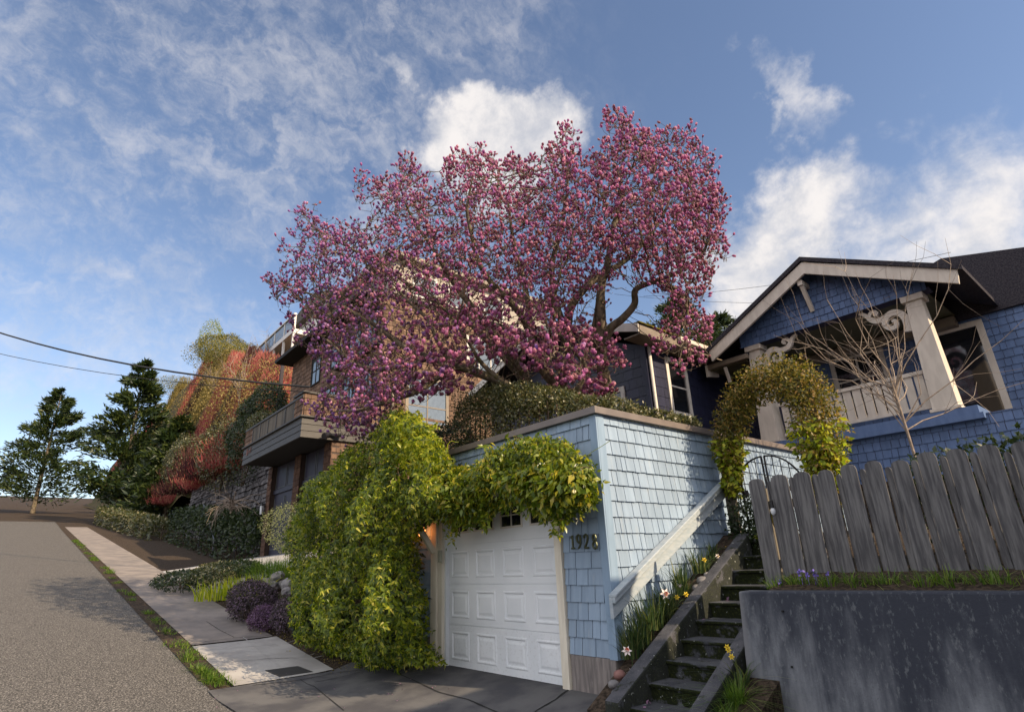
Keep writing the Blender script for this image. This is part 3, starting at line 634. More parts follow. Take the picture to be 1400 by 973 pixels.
# streaked retaining wall, battered at its end, and the fence behind
cwl = MB(); yf = .2
e0 = hit(1009, 808, 'y', yf); e1 = hit(1031, 973, 'y', yf-.03); zt = e0[2]
cwl.hexa([(e1[0]-.06, yf-.05, -.4), (9, yf-.05, -.4), (9, yf+.22, -.4), (e1[0]-.06, yf+.22, -.4), (e0[0], yf, zt), (9, yf, zt+.04), (9, yf+.2, zt+.04), (e0[0], yf+.2, zt)])
o = cwl.build('retaining_wall', M['cwall'], bevel=.015); tag(o, 'streaked grey concrete garden wall right of the mossy stairs', 'wall')
hl = [];
for px, py in ((1069.5, 835), (1083, 911)):
    p = hit(px, py, 'y', yf-.02); c = MB(); c.tube([(p[0], yf+.02, p[2]), (p[0], yf-.022-.022*(1-p[2]), p[2])], .008, 8); q = c.build('tie_hole', M['crack'], o); q.matrix_parent_inverse = Matrix.Identity(4)
FY = 1.0
fence = thing('picket_fence', 'weathered grey picket fence with rounded boards behind the concrete wall', 'fence', (3, FY, 1.1))
def picket(x0, x1, zb, ztp, y, dx=0.):
    mb = MB(); w = x1-x0; k = 6; poly = [(x0, y, zb), (x1, y, zb)]
    for i in range(k+1): t = math.pi*i/k; poly.append(((x0+x1)/2+w/2*math.cos(t)**1*1.0+dx, y, ztp-.05+.055*math.sin(t)**.8))
    mb.prism(poly, (0, .02, 0)); return mb.build('picket', M['fence'], fence)
def fx(px): return hit(px, 655, 'y', FY)[0]
edges = [(1022, 1043, 655, 0), (1044.5, 1054, 658, .03), (1052.8, 1076, 649, 0), (1076, 1084, 652, .03), (1084.5, 1108, 645, 0), (1108, 1118, 648, .03)]
x = None
for (a, b, py, off) in edges:
    xa, xb = fx(a), fx(b); zt_ = hit((a+b)/2, py, 'y', FY)[2]; picket(xa, xb, 1.14+random.uniform(0, .03), zt_, FY+off)
x = fx(1119)
while x < 8.5:
    picket(x, x+.14, 1.14, 2.19+random.uniform(-.02, .03), FY); picket(x+.15, x+.205, 1.14, 2.15+random.uniform(-.03, .03), FY+.03); x += .215
rr = MB(); rr.box(fx(1024), 8.6, FY+.052, FY+.09, 1.88, 1.96); rr.build('fence_rail', M['fencepost'], fence)
rr = MB(); rr.box(fx(1024), 8.6, FY+.052, FY+.09, 1.30, 1.38); rr.build('fence_rail', M['fencepost'], fence)
rr = MB(); rr.bar((fx(1040), FY+.056, 1.85), (fx(1072)-.02, FY+.056, 1.12), .05, .03); rr.build('mossy_batten', M['fencemoss'], fence)
for xp in (fx(1024)+.02, 4.):
    rr = MB(); rr.box(xp, xp+.09, FY+.093, FY+.18, .9, 2.1); rr.build('fence_post', M['fencepost'], fence)
p = hit(1056.5, 696, 'y', FY-.03)
bl = thing('hanging_bulb', 'clear string light bulb hanging on the picket fence', 'light bulb', (p[0], FY-.03, p[2]))
b1 = MB(); b1.tube([(p[0], FY-.03, p[2]+.09), (p[0], FY-.03, p[2]+.015)], [.017, .019], 8); b1.build('socket', M['iron'], bl)
b1 = MB(); b1.blob((p[0], FY-.03, p[2]-.02), (.026, .026, .04), 1, 0, 10, 8); b1.build('bulb', M['bulb'], bl, smooth=True)
b1 = MB(); b1.tube([(p[0], FY-.03, p[2]+.09), (p[0]-.01, FY-.02, p[2]+.25), (p[0]-.02, FY+.01, p[2]+.34)], .004, 5); b1.build('cord', M['wire'], bl)
# gate post, iron gate
GY = 2.5
gp_ = MB()
a = hit(997, 740, 'y', GY); b = hit(990, 640, 'y', GY)
gp_.box(.085, .20, GY-.06, GY+.06, 1.45, 2.52); o = gp_.build('gate_post', M['fencepost'], bevel=.01); tag(o, 'grey wooden gate post at the end of the blue garage wall', 'post')
gate = thing('iron_gate', 'black iron double garden gate with arched top and cast flowers', 'gate', (.85, GY, 1.6))
gc = hit(1055, 700, 'y', GY); gl = hit(1004, 690, 'y', GY)[0]; gr = hit(1112, 690, 'y', GY)[0]; gm = (gl+gr)/2; gt = hit(1057, 621, 'y', GY)[2]; gb = hit(1004, 690, 'y', GY)[2]-.05
ir = MB()
for s, xe in ((-1, gl), (1, gr)):
    xm = gm+s*.02; arc = [(xm+(xe-xm)*math.sin(t), GY, gb+(gt-gb)*math.cos(t)) for t in np.linspace(0, math.pi/2, 12)]
    ir.tube(arc, .012, 6); ir.tube([(xe, GY, gb), (xe, GY, 1.62)], .012, 6); ir.tube([(xm, GY, gt), (xm, GY, 1.62)], .012, 6); ir.tube([(xm, GY, 1.7), (xe, GY, 1.7)], .01, 6); ir.tube([(xm, GY, 2.05), (xe, GY, 2.05)], .008, 6)
    for k in range(1, 5):
        u = k/5; xx = xm+(xe-xm)*u; th_ = math.asin(u); ir.tube([(xx, GY, 1.62), (xx, GY, gb+(gt-gb)*math.cos(th_))], .006, 5)
        if k % 2: ir.blob((xx, GY-.01, gb+.12+.05*k % .1), (.05, .02, .05), k, .35, 8, 5)
ir.build('gate_frame', M['iron'], gate)

# ------------------------------------------------------------------ leafy masses placed as solid volumes
def mass(name, label, cat, poly, yfront, bulge, dpx, n, m, size, seed, fn=leaves, thick=.45, lum=.12, freq=3.2, core=None, extra_back=.35, tagit=True, parent=None, zcut=None, nz=1., hollow=.35, skew=0., **kw):
    """leafy body: its outline stands in the upright plane y = yfront, it swells towards the street by `bulge` and is filled behind"""
    g = np.random.default_rng(seed); poly = np.array(poly, float); lo_, hi_ = poly.min(0), poly.max(0)
    W = np.array([hit(a, b, 'y', yfront) for a, b in poly])[:, [0, 2]]           # world outline (x, z)
    lo_, hi_ = W.min(0), W.max(0); k = int(n*2.4); X = g.uniform(lo_[0], hi_[0], k); Z = g.uniform(lo_[1], hi_[1], k)
    ok = inpoly(X, Z, W); X, Z = X[ok], Z[ok]; d = edgedist(X, Z, W); X, Z, d = X[:n], Z[:n], d[:n]
    q = np.clip(d/dpx, 0, 1); sw_ = np.sqrt(1-(1-q)**2); L = Lump(g, freq, 14)
    lm_ = L(np.stack([X, X*0, Z], 1)); kp = (lm_ > -.42)|(g.random(len(X)) < hollow); X, Z, d, q, sw_, lm_ = X[kp], Z[kp], d[kp], q[kp], sw_[kp], lm_[kp]; dep = g.uniform(0, 1, len(X))**1.6
    y = yfront-bulge*sw_*(1+lum*3*lm_*.6)+dep*thick*(sw_+.15)-.06*g.random(len(X))
    back = g.random(len(X)) < extra_back; y = np.where(back, yfront+thick*g.uniform(0, .6, len(X))*sw_, y)
    P = np.stack([X+skew*np.maximum(yfront-y, 0), y, Z], 1)+g.normal(size=(len(X), 3))*.025
    e = 1e-2; cen = W.mean(0); out2 = norm(np.stack([X-cen[0], Z-cen[1]], 1))
    gx = L(np.stack([X+.05, X*0, Z], 1))-lm_; gz_ = L(np.stack([X, X*0, Z+.05], 1))-lm_
    N = norm(np.stack([out2[:, 0]*(1-sw_)-gx*4, -(.35+sw_), out2[:, 1]*(1-sw_)+.25-gz_*4*nz], 1))
    N[back] *= np.array([1, -1, 1])
    if zcut is not None:
        ok = P[:, 2] > zcut(P[:, 0], P[:, 1])+.02; P, N = P[ok], N[ok]
    V, F = fn(P, N, size, g, **kw)
    t = parent if parent is not None else thing(name, label, cat, (float(W[:, 0].mean()), yfront, float(W[:, 1].min())))
    npmesh('foliage', V, F, m, t); return t, W
BUSH = [(603, 906), (560, 904), (520, 908), (480, 893), (440, 884), (420, 858), (412, 800), (398, 752), (402, 728), (425, 696), (447, 655), (470, 628), (492, 612), (515, 592), (545, 567), (570, 572), (592, 590), (603, 612), (618, 640), (622, 690), (604, 712), (574, 716), (567, 742), (569, 790), (580, 830), (578, 868)]
bush, W = mass('climbing_vine', 'huge green vine-covered mound left of the white garage door', 'vine', BUSH, -.45, .75, .85, 9500, M['l_bush'], .075, 11, fn=whorls, thick=.55, skew=1.25, lum=.5, freq=3.6, hollow=.12, k=5, extra_back=.3, zcut=G)
mass('', '', '', BUSH, -.35, .55, .9, 10000, M['l_bush'], .075, 12, fn=leaves, thick=.6, skew=1.25, lum=.45, freq=3.6, hollow=.15, parent=bush, zcut=G)
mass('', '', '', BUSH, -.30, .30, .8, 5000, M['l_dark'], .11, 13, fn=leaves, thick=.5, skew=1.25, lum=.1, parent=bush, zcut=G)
mass('', '', '', [(548, 568), (575, 572), (598, 600), (606, 640), (590, 660), (548, 640), (520, 610)], -.55, .45, .4, 1500, M['l_lime'], .06, 14, fn=whorls, thick=.3, skew=1.25, parent=bush, k=4)  # lime leaves put sunlit yellow highlights into the colour of the mound's top
tn = MB(); g = np.random.default_rng(5)
for k in range(14):
    a = g.uniform(-5.4, -3.4); p0 = np.array([a*.6-2.2, -.4, .15]); q = [p0]
    for j in range(7): q.append(q[-1]+np.array([g.normal()*.12, g.normal()*.08, .42]))
    tn = MB(); tn.tube(q, [.03-.003*j for j in range(8)], 5); tn.build('stem', M['twig'], bush)
VINE = [(596, 640), (625, 636), (655, 642), (682, 622), (700, 605), (740, 598), (775, 608), (800, 628), (812, 655), (812, 680), (804, 692), (792, 701), (775, 708), (756, 706), (738, 696), (718, 683), (700, 674), (686, 680), (676, 698), (668, 706), (652, 712), (640, 714), (622, 708), (612, 700), (598, 690)]
vine, _ = mass('climbing_vine', 'glossy broad-leaved vine hanging over the top of the garage door', 'vine', VINE, -.34, .32, .35, 5200, M['l_vine'], .085, 21, fn=leaves, thick=.38, lum=.5, freq=5.5, droop=.9)
mass('', '', '', VINE, -.30, .28, .35, 2400, M['l_bush'], .07, 22, fn=whorls, thick=.36, lum=.2, freq=4, parent=vine, k=5)
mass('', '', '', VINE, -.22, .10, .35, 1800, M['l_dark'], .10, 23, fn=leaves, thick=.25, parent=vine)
mass('', '', '', [(700, 640), (760, 625), (800, 640), (806, 672), (796, 686), (772, 698), (738, 682), (708, 668)], -.36, .34, .3, 1500, M['l_vine'], .115, 24, fn=leaves, thick=.2, parent=vine, droop=1.3)
mass('', '', '', [(612, 712), (628, 712), (624, 735), (617, 750), (612, 745)], -.36, .05, .1, 60, M['l_vine'], .07, 25, parent=vine, thick=.1)
mass('', '', '', [(628, 650), (700, 640), (722, 660), (712, 682), (690, 688), (650, 698), (625, 696)], -.34, .2, .2, 1700, M['l_vine'], .08, 26, fn=leaves, thick=.3, parent=vine, droop=.9, hollow=.6)
tn = MB()
for k in range(10):
    z = 2.25+.03*k; tn = MB(); tn.tube([(-3.6+.1*k, -.35+.02*k, 1.9+.03*k), (-2.6, -.4, z), (-1.6, -.38, z+.2), (-.7, -.36, z)], .012, 5); tn.build('stem', M['twig'], vine)
def strands(parent, starts, d0, length, n_leaf, size, m, seed, sag=.25):
    g = np.random.default_rng(seed); P, N = [], []
    for a in starts:
        a = np.array(a, float); L_ = length*g.uniform(.5, 1.2); dr = norm(np.array(d0)+g.normal(size=3)*.3); q = [a]
        for j in range(7): dr = norm(dr+g.normal(size=3)*.22-[0, 0, sag]); q.append(q[-1]+dr*L_/7)
        mb = MB(); mb.tube(q, [.005-.0005*j for j in range(8)], 4); mb.build('shoot', M['twig'], parent)
        for k in range(n_leaf): t_ = g.uniform(0, 6.99); i_ = int(t_); P.append(q[i_]+(q[i_+1]-q[i_])*(t_-i_)+g.normal(size=3)*.02); N.append(norm(g.normal(size=3)+[0, -.6, .2]))
    V, F = leaves(np.array(P), np.array(N), size, g, .9, .7); npmesh('shoot_leaves', V, F, m, parent)
strands(vine, [hit(a, b, 'y', -.45) for a, b in ((612, 700), (622, 706), (640, 708), (655, 708), (668, 700), (690, 678), (702, 672), (715, 680), (728, 690), (745, 700), (760, 708), (768, 708), (768, 708))], (0, -.1, -1), .22, 26, .075, M['l_vine'], 71)
strands(vine, [hit(a, b, 'y', -.40) for a, b in ((640, 645), (665, 640), (690, 618), (715, 603), (738, 600), (760, 604), (785, 616), (806, 640))], (.2, -.3, .8), .22, 14, .07, M['l_vine'], 72, .2)
strands(bush, [hit(a, b, 'y', -.9) for a, b in ((470, 640), (500, 620), (520, 660), (560, 640), (590, 650), (540, 700), (480, 720), (440, 740), (430, 700), (500, 780), (550, 780), (450, 820), (520, 840))], (.1, -.5, -.4), .38, 38, .075, M['l_lime'], 73)
strands(bush, [hit(a, b, 'y', -.55) for a, b in ((425, 700), (445, 668), (470, 640), (492, 616), (515, 596), (530, 582), (545, 572), (558, 568), (572, 572), (588, 588), (600, 604), (612, 630))], (0, -.1, 1), .26, 26, .065, M['l_lime'], 74, .1)
strands(bush, [hit(a, b, 'y', -.7) for a, b in ((430, 872), (460, 884), (490, 890), (520, 896), (545, 898), (412, 820), (410, 780))], (-.1, -.2, -.6), .22, 24, .07, M['l_bush'], 75)
# tendrils waving above
g = np.random.default_rng(8); tm = MB()
for (px, py) in ((650, 640), (700, 600), (745, 597), (800, 610), (640, 625), (560, 560), (585, 575), (480, 650), (612, 600)):
    p = hit(px, py+18, 'y', -.45); q = [p]
    dr = np.array([g.normal()*.5, -.2, 1.]);
    for j in range(6): dr = norm(dr+g.normal(size=3)*.35); q.append(q[-1]+dr*.06)
    tm = MB(); tm.tube(q, .0035, 4); tm.build('tendril', M['l_lime'], vine)
# variegated shrub
mass('variegated_shrub', 'small rounded cream-edged shrub poking out left of the big vine', 'shrub', [(375, 730), (371, 712), (378, 698), (394, 690), (415, 686), (440, 700), (440, 740), (425, 765), (408, 762), (392, 752), (382, 742)], -.35, .5, .5, 4200, M['l_varieg'], .045, 31, thick=.5)
# clipped hedge on the garage roof edge: from the left (tall) to the right (low)
def box_hedge(name, label, pts, n, m, size, seed, cat='hedge', frag=.09):
    """pts: (x, y, zbase, ztop, halfwidth) stations"""
    g = np.random.default_rng(seed); pts = np.array(pts, float); P = []; N = []
    seg = np.linalg.norm(pts[1:, :2]-pts[:-1, :2], axis=1)*(pts[1:, 3]-pts[1:, 2]+pts[1:, 4]); pr = seg/seg.sum()
    L = Lump(g, 3.5, 14)
    for i, c in enumerate(g.multinomial(n, pr)):
        a, b = pts[i], pts[i+1]; t = g.random(c)[:, None]; q = a+(b-a)*t; d = norm((b-a)[None, :2]); nn = np.array([-d[0, 1], d[0, 0]])
        th_ = g.uniform(-.15, math.pi+.15, c); ex_ = .62; cs = np.sign(np.cos(th_))*np.abs(np.cos(th_))**ex_; sn = np.sign(np.sin(th_))*np.abs(np.sin(th_))**ex_
        r = (1-.3*g.random(c)**2); h = (q[:, 3]-q[:, 2])
        side = nn[None]*(cs*q[:, 4]*r)[:, None]; low = g.random(c); z = q[:, 2]+h*np.where(np.abs(cs) > .92, low, np.clip(sn, .02, 1)*r)
        p = np.concatenate([q[:, :2]+side, z[:, None]], 1); nv = norm(np.concatenate([nn[None]*cs[:, None], np.maximum(sn, 0)[:, None]*.9], 1))
        p = p+nv*(L(p)*frag)[:, None]; P.append(p); N.append(nv)
    P, N = np.concatenate(P), np.concatenate(N); V, F = leaves(P, N, size, g, .1, .9)
    t = thing(name, label, cat, (float(pts[:, 0].mean()), float(pts[:, 1].mean()), float(pts[:, 2].min()))); npmesh('foliage', V, F, m, t)
    mb = MB()
    for i in range(len(pts)-1):
        for u in np.linspace(0, 1, 4):
            q = pts[i]+(pts[i+1]-pts[i])*u; mb.tube([(q[0], q[1], q[2]-.1), (q[0]+.05, q[1], (q[2]+q[3])/2), (q[0], q[1]+.05, q[3]-.1)], [.02, .015, .006], 5)
    mb.build('stem', M['twig'], t); return t
box_hedge('garden_hedge', 'olive clipped hedge growing along the roof edge of the blue garage', [(-.25, 2.5, 3.03, 3.34, .17), (-.36, 1.5, 3.03, 3.40, .20), (-.55, .75, 3.03, 3.52, .28), (-1.1, .62, 3.03, 3.74, .38), (-1.8, .75, 3.03, 4.02, .46), (-2.6, .85, 3.03, 4.25, .5), (-3.4, .95, 3.03, 4.38, .5), (-3.9, 1., 3.0, 4.3, .4)], 21000, M['l_hedge'], .052, 41)
lump_shrub('dark_shrub', 'dark shrub between the vine mound and the roof hedge', 'shrub', (-4.7, 1.1, 3.0), (.7, .5, .55), 5000, M['l_dark'], .06, seed=42)
lump_shrub('brown_shrub', 'brownish twiggy shrub behind the top of the vine mound', 'shrub', (-5.0, 2.4, 3.0), (.9, .6, .7), 3500, M['l_scrub'], .05, seed=43)
# arch of climber over the gate
g = np.random.default_rng(51); arch = thing('vine_arch', 'leafy climber trained into an arch over the iron gate', 'vine', (.9, GY, 1.6))
AP = [hit(a, b, 'y', GY-.1) for a, b in ((1003, 672), (1000, 640), (995, 610), (1000, 575), (1015, 545), (1042, 520), (1075, 515), (1100, 530), (1114, 560), (1122, 600), (1128, 640), (1130, 690))]
AP = np.array(AP); rad = np.array([.13, .16, .21, .26, .29, .32, .36, .35, .34, .30, .25, .24])
tt = g.random(15000)*(len(AP)-1.001); i = tt.astype(int); f = (tt-i)[:, None]; C = AP[i]*(1-f)+AP[i+1]*f; rd = rad[i]*(1-f[:, 0])+rad[i+1]*f[:, 0]
N = norm(g.normal(size=C.shape)); L = Lump(g, 5, 12); P = C+N*(rd*g.uniform(.25, 1.05, len(C))**.7*(1+.3*L(C)))[:, None]*np.array([1, 1.1, 1]); P += np.array([0, 0, .02])
V, F = leaves(P, N, .052, g, .4, .9); npmesh('foliage', V, F, M['l_arch'], arch)
low = P[:, 2] < 2.95; P2 = P[low][::3]; V, F = leaves(P2, N[low][::3], .085, g, .5, .8, wide=True); npmesh('fresh_leaves', V, F, M['l_lime'], arch)
am = MB()
for k in range(5): am.tube([p+g.normal(size=3)*.04+np.array([0, 0, 0]) for p in AP], .012, 5)
am.build('stem', M['twig'], arch)
for xx in (.33, 1.52):
    am = MB(); am.tube([(xx, GY, 1.6), (xx, GY, 2.9)], .015, 6); am.build('arch_post', M['iron'], arch)
ivy, _ = mass('ivy', 'dark ivy covering the lower half of the iron gate', 'ivy', [(998, 690), (1010, 682), (1026, 678), (1045, 690), (1062, 750), (1005, 748)], GY-.08, .16, .2, 2600, M['l_dark'], .06, 55, thick=.2)

# ------------------------------------------------------------------ houses
def window(parent, P0, U, N, u0, u1, z0, z1, fm, gm, fw=.09, rails=(), bars=(), name='window'):
    """framed window on a wall line: P0 + U*u, standing proud along N"""
    P0, U, N = np.array(P0, float), np.array(U, float), np.array(N, float)
    def bx(mb, a, b, c, d, o0, o1):
        q = [P0+U*a+N*o0, P0+U*b+N*o0, P0+U*b+N*o1, P0+U*a+N*o1]; mb.hexa([(p[0], p[1], c) for p in q]+[(p[0], p[1], d) for p in q])
    mb = MB(); bx(mb, u0, u0+fw, z0, z1, .0, .045); bx(mb, u1-fw, u1, z0, z1, .0, .045); bx(mb, u0+fw, u1-fw, z1-fw, z1, .0, .05); bx(mb, u0+fw, u1-fw, z0, z0+fw*.8, .0, .06)
    for r in rails: bx(mb, u0+fw, u1-fw, z0+(z1-z0)*r-.02, z0+(z1-z0)*r+.02, .0, .03)
    for b in bars: bx(mb, u0+(u1-u0)*b-.02, u0+(u1-u0)*b+.02, z0+fw*.8, z1-fw, .0, .032)
    f = fixn(mb.build(name, fm, parent, bevel=0.)); mb = MB(); bx(mb, u0+fw, u1-fw, z0+fw*.8, z1-fw, .006, .014); fixn(mb.build('pane', gm, f)); return f
# navy house behind the tree
NX, NY = -3.0, 5.4
nh = thing('navy_house', 'dark navy shingled house with white window behind the magnolia', 'house', (-5.5, 8, 3))
mb = MB(); mb.box(-8.8, NX-.002, NY+.002, 14, 2.6, 6.15); mb.build('wall_backing', M['navygap'], nh)
g = np.random.default_rng(61)
wn = hit(917.6, 566, 'x', NX); we = hit(947, 572, 'x', NX); 
mb = MB(); shingles(mb, (NX, NY+.1), (0, 1), (1, 0), 4.6, 2.8, 6.1, .235, g, .14, .30, holes=((wn[1]-NY-.1, we[1]-NY-.1, 4.54, 5.95),), gap=.004, th=.012); fixn(mb.build('side_shingles', M['navy'], nh))
mb = MB(); shingles(mb, (-8.8, NY), (1, 0), (0, -1), 5.7, 2.8, 6.1, .235, g, .14, .30, gap=.004, th=.012); fixn(mb.build('front_shingles', M['navy'], nh))
window(nh, (NX, NY+.1), (0, 1), (1, 0), wn[1]-NY-.1, we[1]-NY-.1, 4.54, 5.95, M['trimw'], M['glass'], .11, rails=(.5,))
mb = MB(); mb.box(NX-.11, NX+.012, NY-.014, NY+.0, 2.8, 6.1).box(NX, NX+.014, NY+.0001, NY+.11, 2.8, 6.1); mb.build('corner_board', M['navy'], nh)
mb = MB(); mb.tube([(NX+.07, NY+.06, 6.05), (NX+.07, NY+.06, 2.9)], .04, 8); mb.build('downpipe', M['trimw'], nh, smooth=True)
a, b = hit(800, 0, 'y', NY)[0], 0
x0, x1 = hit(797, 545, 'y', NY)[0], hit(856, 545, 'y', NY)[0]
window(nh, (0, NY), (1, 0), (0, -1), x0, x1, 4.35, 5.28, M['trimw'], M['glass'], .11, bars=(.5,))
# roof: low gable running back, eaves along the side wall, boxed overhang in front
EZ = 6.12; ex0, ex1, ey0 = NX-5.9, NX+.45, NY-.75
mb = MB(); rz = 7.3; xm = (ex0+ex1)/2
mb.hexa([(ex1, ey0, EZ+.14), (ex1, 15, EZ+.14), (xm, 15, rz), (xm, ey0, rz), (ex1, ey0, EZ+.19), (ex1, 15, EZ+.19), (xm, 15, rz+.06), (xm, ey0, rz+.06)])
mb.hexa([(xm, ey0, rz), (xm, 15, rz), (ex0, 15, EZ+.14), (ex0, ey0, EZ+.14), (xm, ey0, rz+.055), (xm, 15, rz+.055), (ex0, 15, EZ+.19), (ex0, ey0, EZ+.19)]); fixn(mb.build('roof', M['roof'], nh))
mb = MB(); mb.box(ex1-.03, ex1+.02, ey0, 9.6, EZ-.06, EZ+.14); mb.build('eave_fascia', M['gutter'], nh)
mb = MB(); mb.box(ex1-.16, ex1+.04, ey0-.02, ey0+3.2, EZ+.19, EZ+.225); mb.build('roof_moss', M['mossroof'], nh)
mb = MB(); mb.box(ex1+.02, ex1+.13, ey0+1.4, 9.6, EZ+.05, EZ+.16); mb.build('gutter', M['porchwhite'], nh, bevel=.02)
mb = MB(); mb.box(NX, ex1-.031, ey0+.02, 9.6, EZ-.06, EZ-.03); mb.build('soffit', M['gutter'], nh)
mb = MB(); mb.hexa([(ex1, ey0-.03, EZ-.02), (ex1, ey0+.0, EZ-.02), (xm, ey0+.0, rz-.14), (xm, ey0-.03, rz-.14), (ex1, ey0-.03, EZ+.18), (ex1, ey0, EZ+.18), (xm, ey0, rz+.05), (xm, ey0-.03, rz+.05)])
mb.hexa([(xm, ey0-.03, rz-.14), (xm, ey0, rz-.14), (ex0, ey0, EZ-.02), (ex0, ey0-.03, EZ-.02), (xm, ey0-.03, rz+.05), (xm, ey0, rz+.05), (ex0, ey0, EZ+.18), (ex0, ey0-.03, EZ+.18)]); fixn(mb.build('bargeboard', M['trimw'], nh))
mb = MB(); mb.prism([(NX-.05, NY-.001, 6.1), (xm, NY-.001, rz-.05), (ex0+.5, NY-.001, 6.1)], (0, .1, 0)); fixn(mb.build('gable_wall', M['navy'], nh))
# blue porch house
PY = 7.5
ph = thing('porch_house', 'blue shingled house with white porch column, scroll bracket and gable', 'house', (1, 9, 2.6))
def PX(px, py): return hit(px, py, 'y', PY)
cl, cr_, cbz, ctz = PX(1019, 490)[0], PX(1043, 487)[0], PX(1042, 604)[2], PX(1022, 474)[2]
bz = PX(1020, 474)[2]; gx0, rxp = PX(984, 484)[0], PX(1108, 370)[0]; gz0 = PX(984, 484)[2]; rzp = PX(1108, 366)[2]
gx1 = 2*rxp-gx0; slope = (rzp-gz0)/(rxp-gx0)
# column, tapered with a capital; second one mirrored
for s in (0, 1):
    mx = (lambda x: x) if s == 0 else (lambda x: 2*rxp-x)
    mb = MB(); c = (cl+cr_)/2; w0, w1 = .20, .135
    mb.hexa([(mx(c+a*w0), PY+.18+b*w0, cbz) for a, b in ((-1, -1), (1, -1), (1, 1), (-1, 1))]+[(mx(c+a*w1), PY+.18+b*w1, ctz-.12) for a, b in ((-1, -1), (1, -1), (1, 1), (-1, 1))])
    mb.box(min(mx(c-.19), mx(c+.19)), max(mx(c-.19), mx(c+.19)), PY-.01, PY+.37, ctz-.12, ctz-.001).box(min(mx(c-.24), mx(c+.24)), max(mx(c-.24), mx(c+.24)), PY-.06, PY+.42, cbz-.06, cbz)
    fixn(mb.build('column', M['porchwhite'], ph, bevel=.006))
    # scroll bracket: flat sawn board, outline from two spirals
    def spiral(cx, cz, r0, r1, t0, t1, k): return [(cx+(r0+(r1-r0)*i/(k-1))*math.cos(t0+(t1-t0)*i/(k-1)), cz+(r0+(r1-r0)*i/(k-1))*math.sin(t0+(t1-t0)*i/(k-1))) for i in range(k)]
    bx0 = c+.17; mb = MB(); H = .62
    path = [(bx0+.06, ctz-.66), (bx0+.04, ctz-.50), (bx0+.055, ctz-.36), (bx0+.12, ctz-.25), (bx0+.23, ctz-.20), (bx0+.34, ctz-.24), (bx0+.40, ctz-.33), (bx0+.40, ctz-.43), (bx0+.34, ctz-.50), (bx0+.26, ctz-.50), (bx0+.215, ctz-.44), (bx0+.23, ctz-.375), (bx0+.285, ctz-.37)]
    rad_ = [.075, .07, .065, .062, .06, .058, .055, .05, .045, .042, .040, .036, .03]
    path2 = [(bx0+.30, ctz-.23), (bx0+.42, ctz-.27), (bx0+.54, ctz-.27), (bx0+.63, ctz-.21), (bx0+.68, ctz-.12), (bx0+.74, ctz-.05), (bx0+.82, ctz-.02)]
    rad2 = [.04, .055, .055, .05, .042, .03, .012]
    path3 = [(bx0+.64, ctz-.13), (bx0+.60, ctz-.07), (bx0+.53, ctz-.065), (bx0+.50, ctz-.11), (bx0+.53, ctz-.145), (bx0+.56, ctz-.13)]
    rad3 = [.03, .034, .034, .032, .028, .02]
    def ribbon(path, rad, mb):
        pts, rr = [], []
        for i in range(len(path)-1):
            for k in range(4):
                t = k/4; P_ = [path[max(i-1, 0)], path[i], path[i+1], path[min(i+2, len(path)-1)]]
                q = [.5*((2*P_[1][j])+(-P_[0][j]+P_[2][j])*t+(2*P_[0][j]-5*P_[1][j]+4*P_[2][j]-P_[3][j])*t*t+(-P_[0][j]+3*P_[1][j]-3*P_[2][j]+P_[3][j])*t**3) for j in (0, 1)]
                pts.append(q); rr.append(rad[i]*(1-t)+rad[i+1]*t)
        pts.append(path[-1]); rr.append(rad[-1]); pts = np.array(pts); n = len(mb.v)
        for i, q in enumerate(pts):
            d = pts[min(i+1, len(pts)-1)]-pts[max(i-1, 0)]; d /= np.linalg.norm(d); nn = np.array([-d[1], d[0]])*rr[i]
            for (a, b) in (q+nn, q-nn):
                for yy in (PY+.12, PY+.20): mb.v.append((mx(a), yy, b))
        for i in range(len(pts)-1):
            o = n+4*i; mb.f += [(o, o+2, o+6, o+4), (o+1, o+5, o+7, o+3), (o, o+4, o+5, o+1), (o+2, o+3, o+7, o+6)]
        o = n+4*(len(pts)-1); mb.f += [(n, n+1, n+3, n+2), (o, o+2, o+3, o+1)]
    ribbon(path, rad_, mb)
    mb2 = MB(); ribbon(path2, rad2, mb2); n = len(mb.v); mb.v += [(a, b-.003 if b < PY+.16 else b+.003, c_) for a, b, c_ in mb2.v]; mb.f += [tuple(n+i for i in f) for f in mb2.f]
    mb2 = MB(); ribbon(path3, rad3, mb2); n = len(mb.v); mb.v += [(a, b-.006 if b < PY+.16 else b+.006, c_) for a, b, c_ in mb2.v]; mb.f += [tuple(n+i for i in f) for f in mb2.f]
    fixn(mb.build('scroll_bracket', M['porchwhite'], ph))
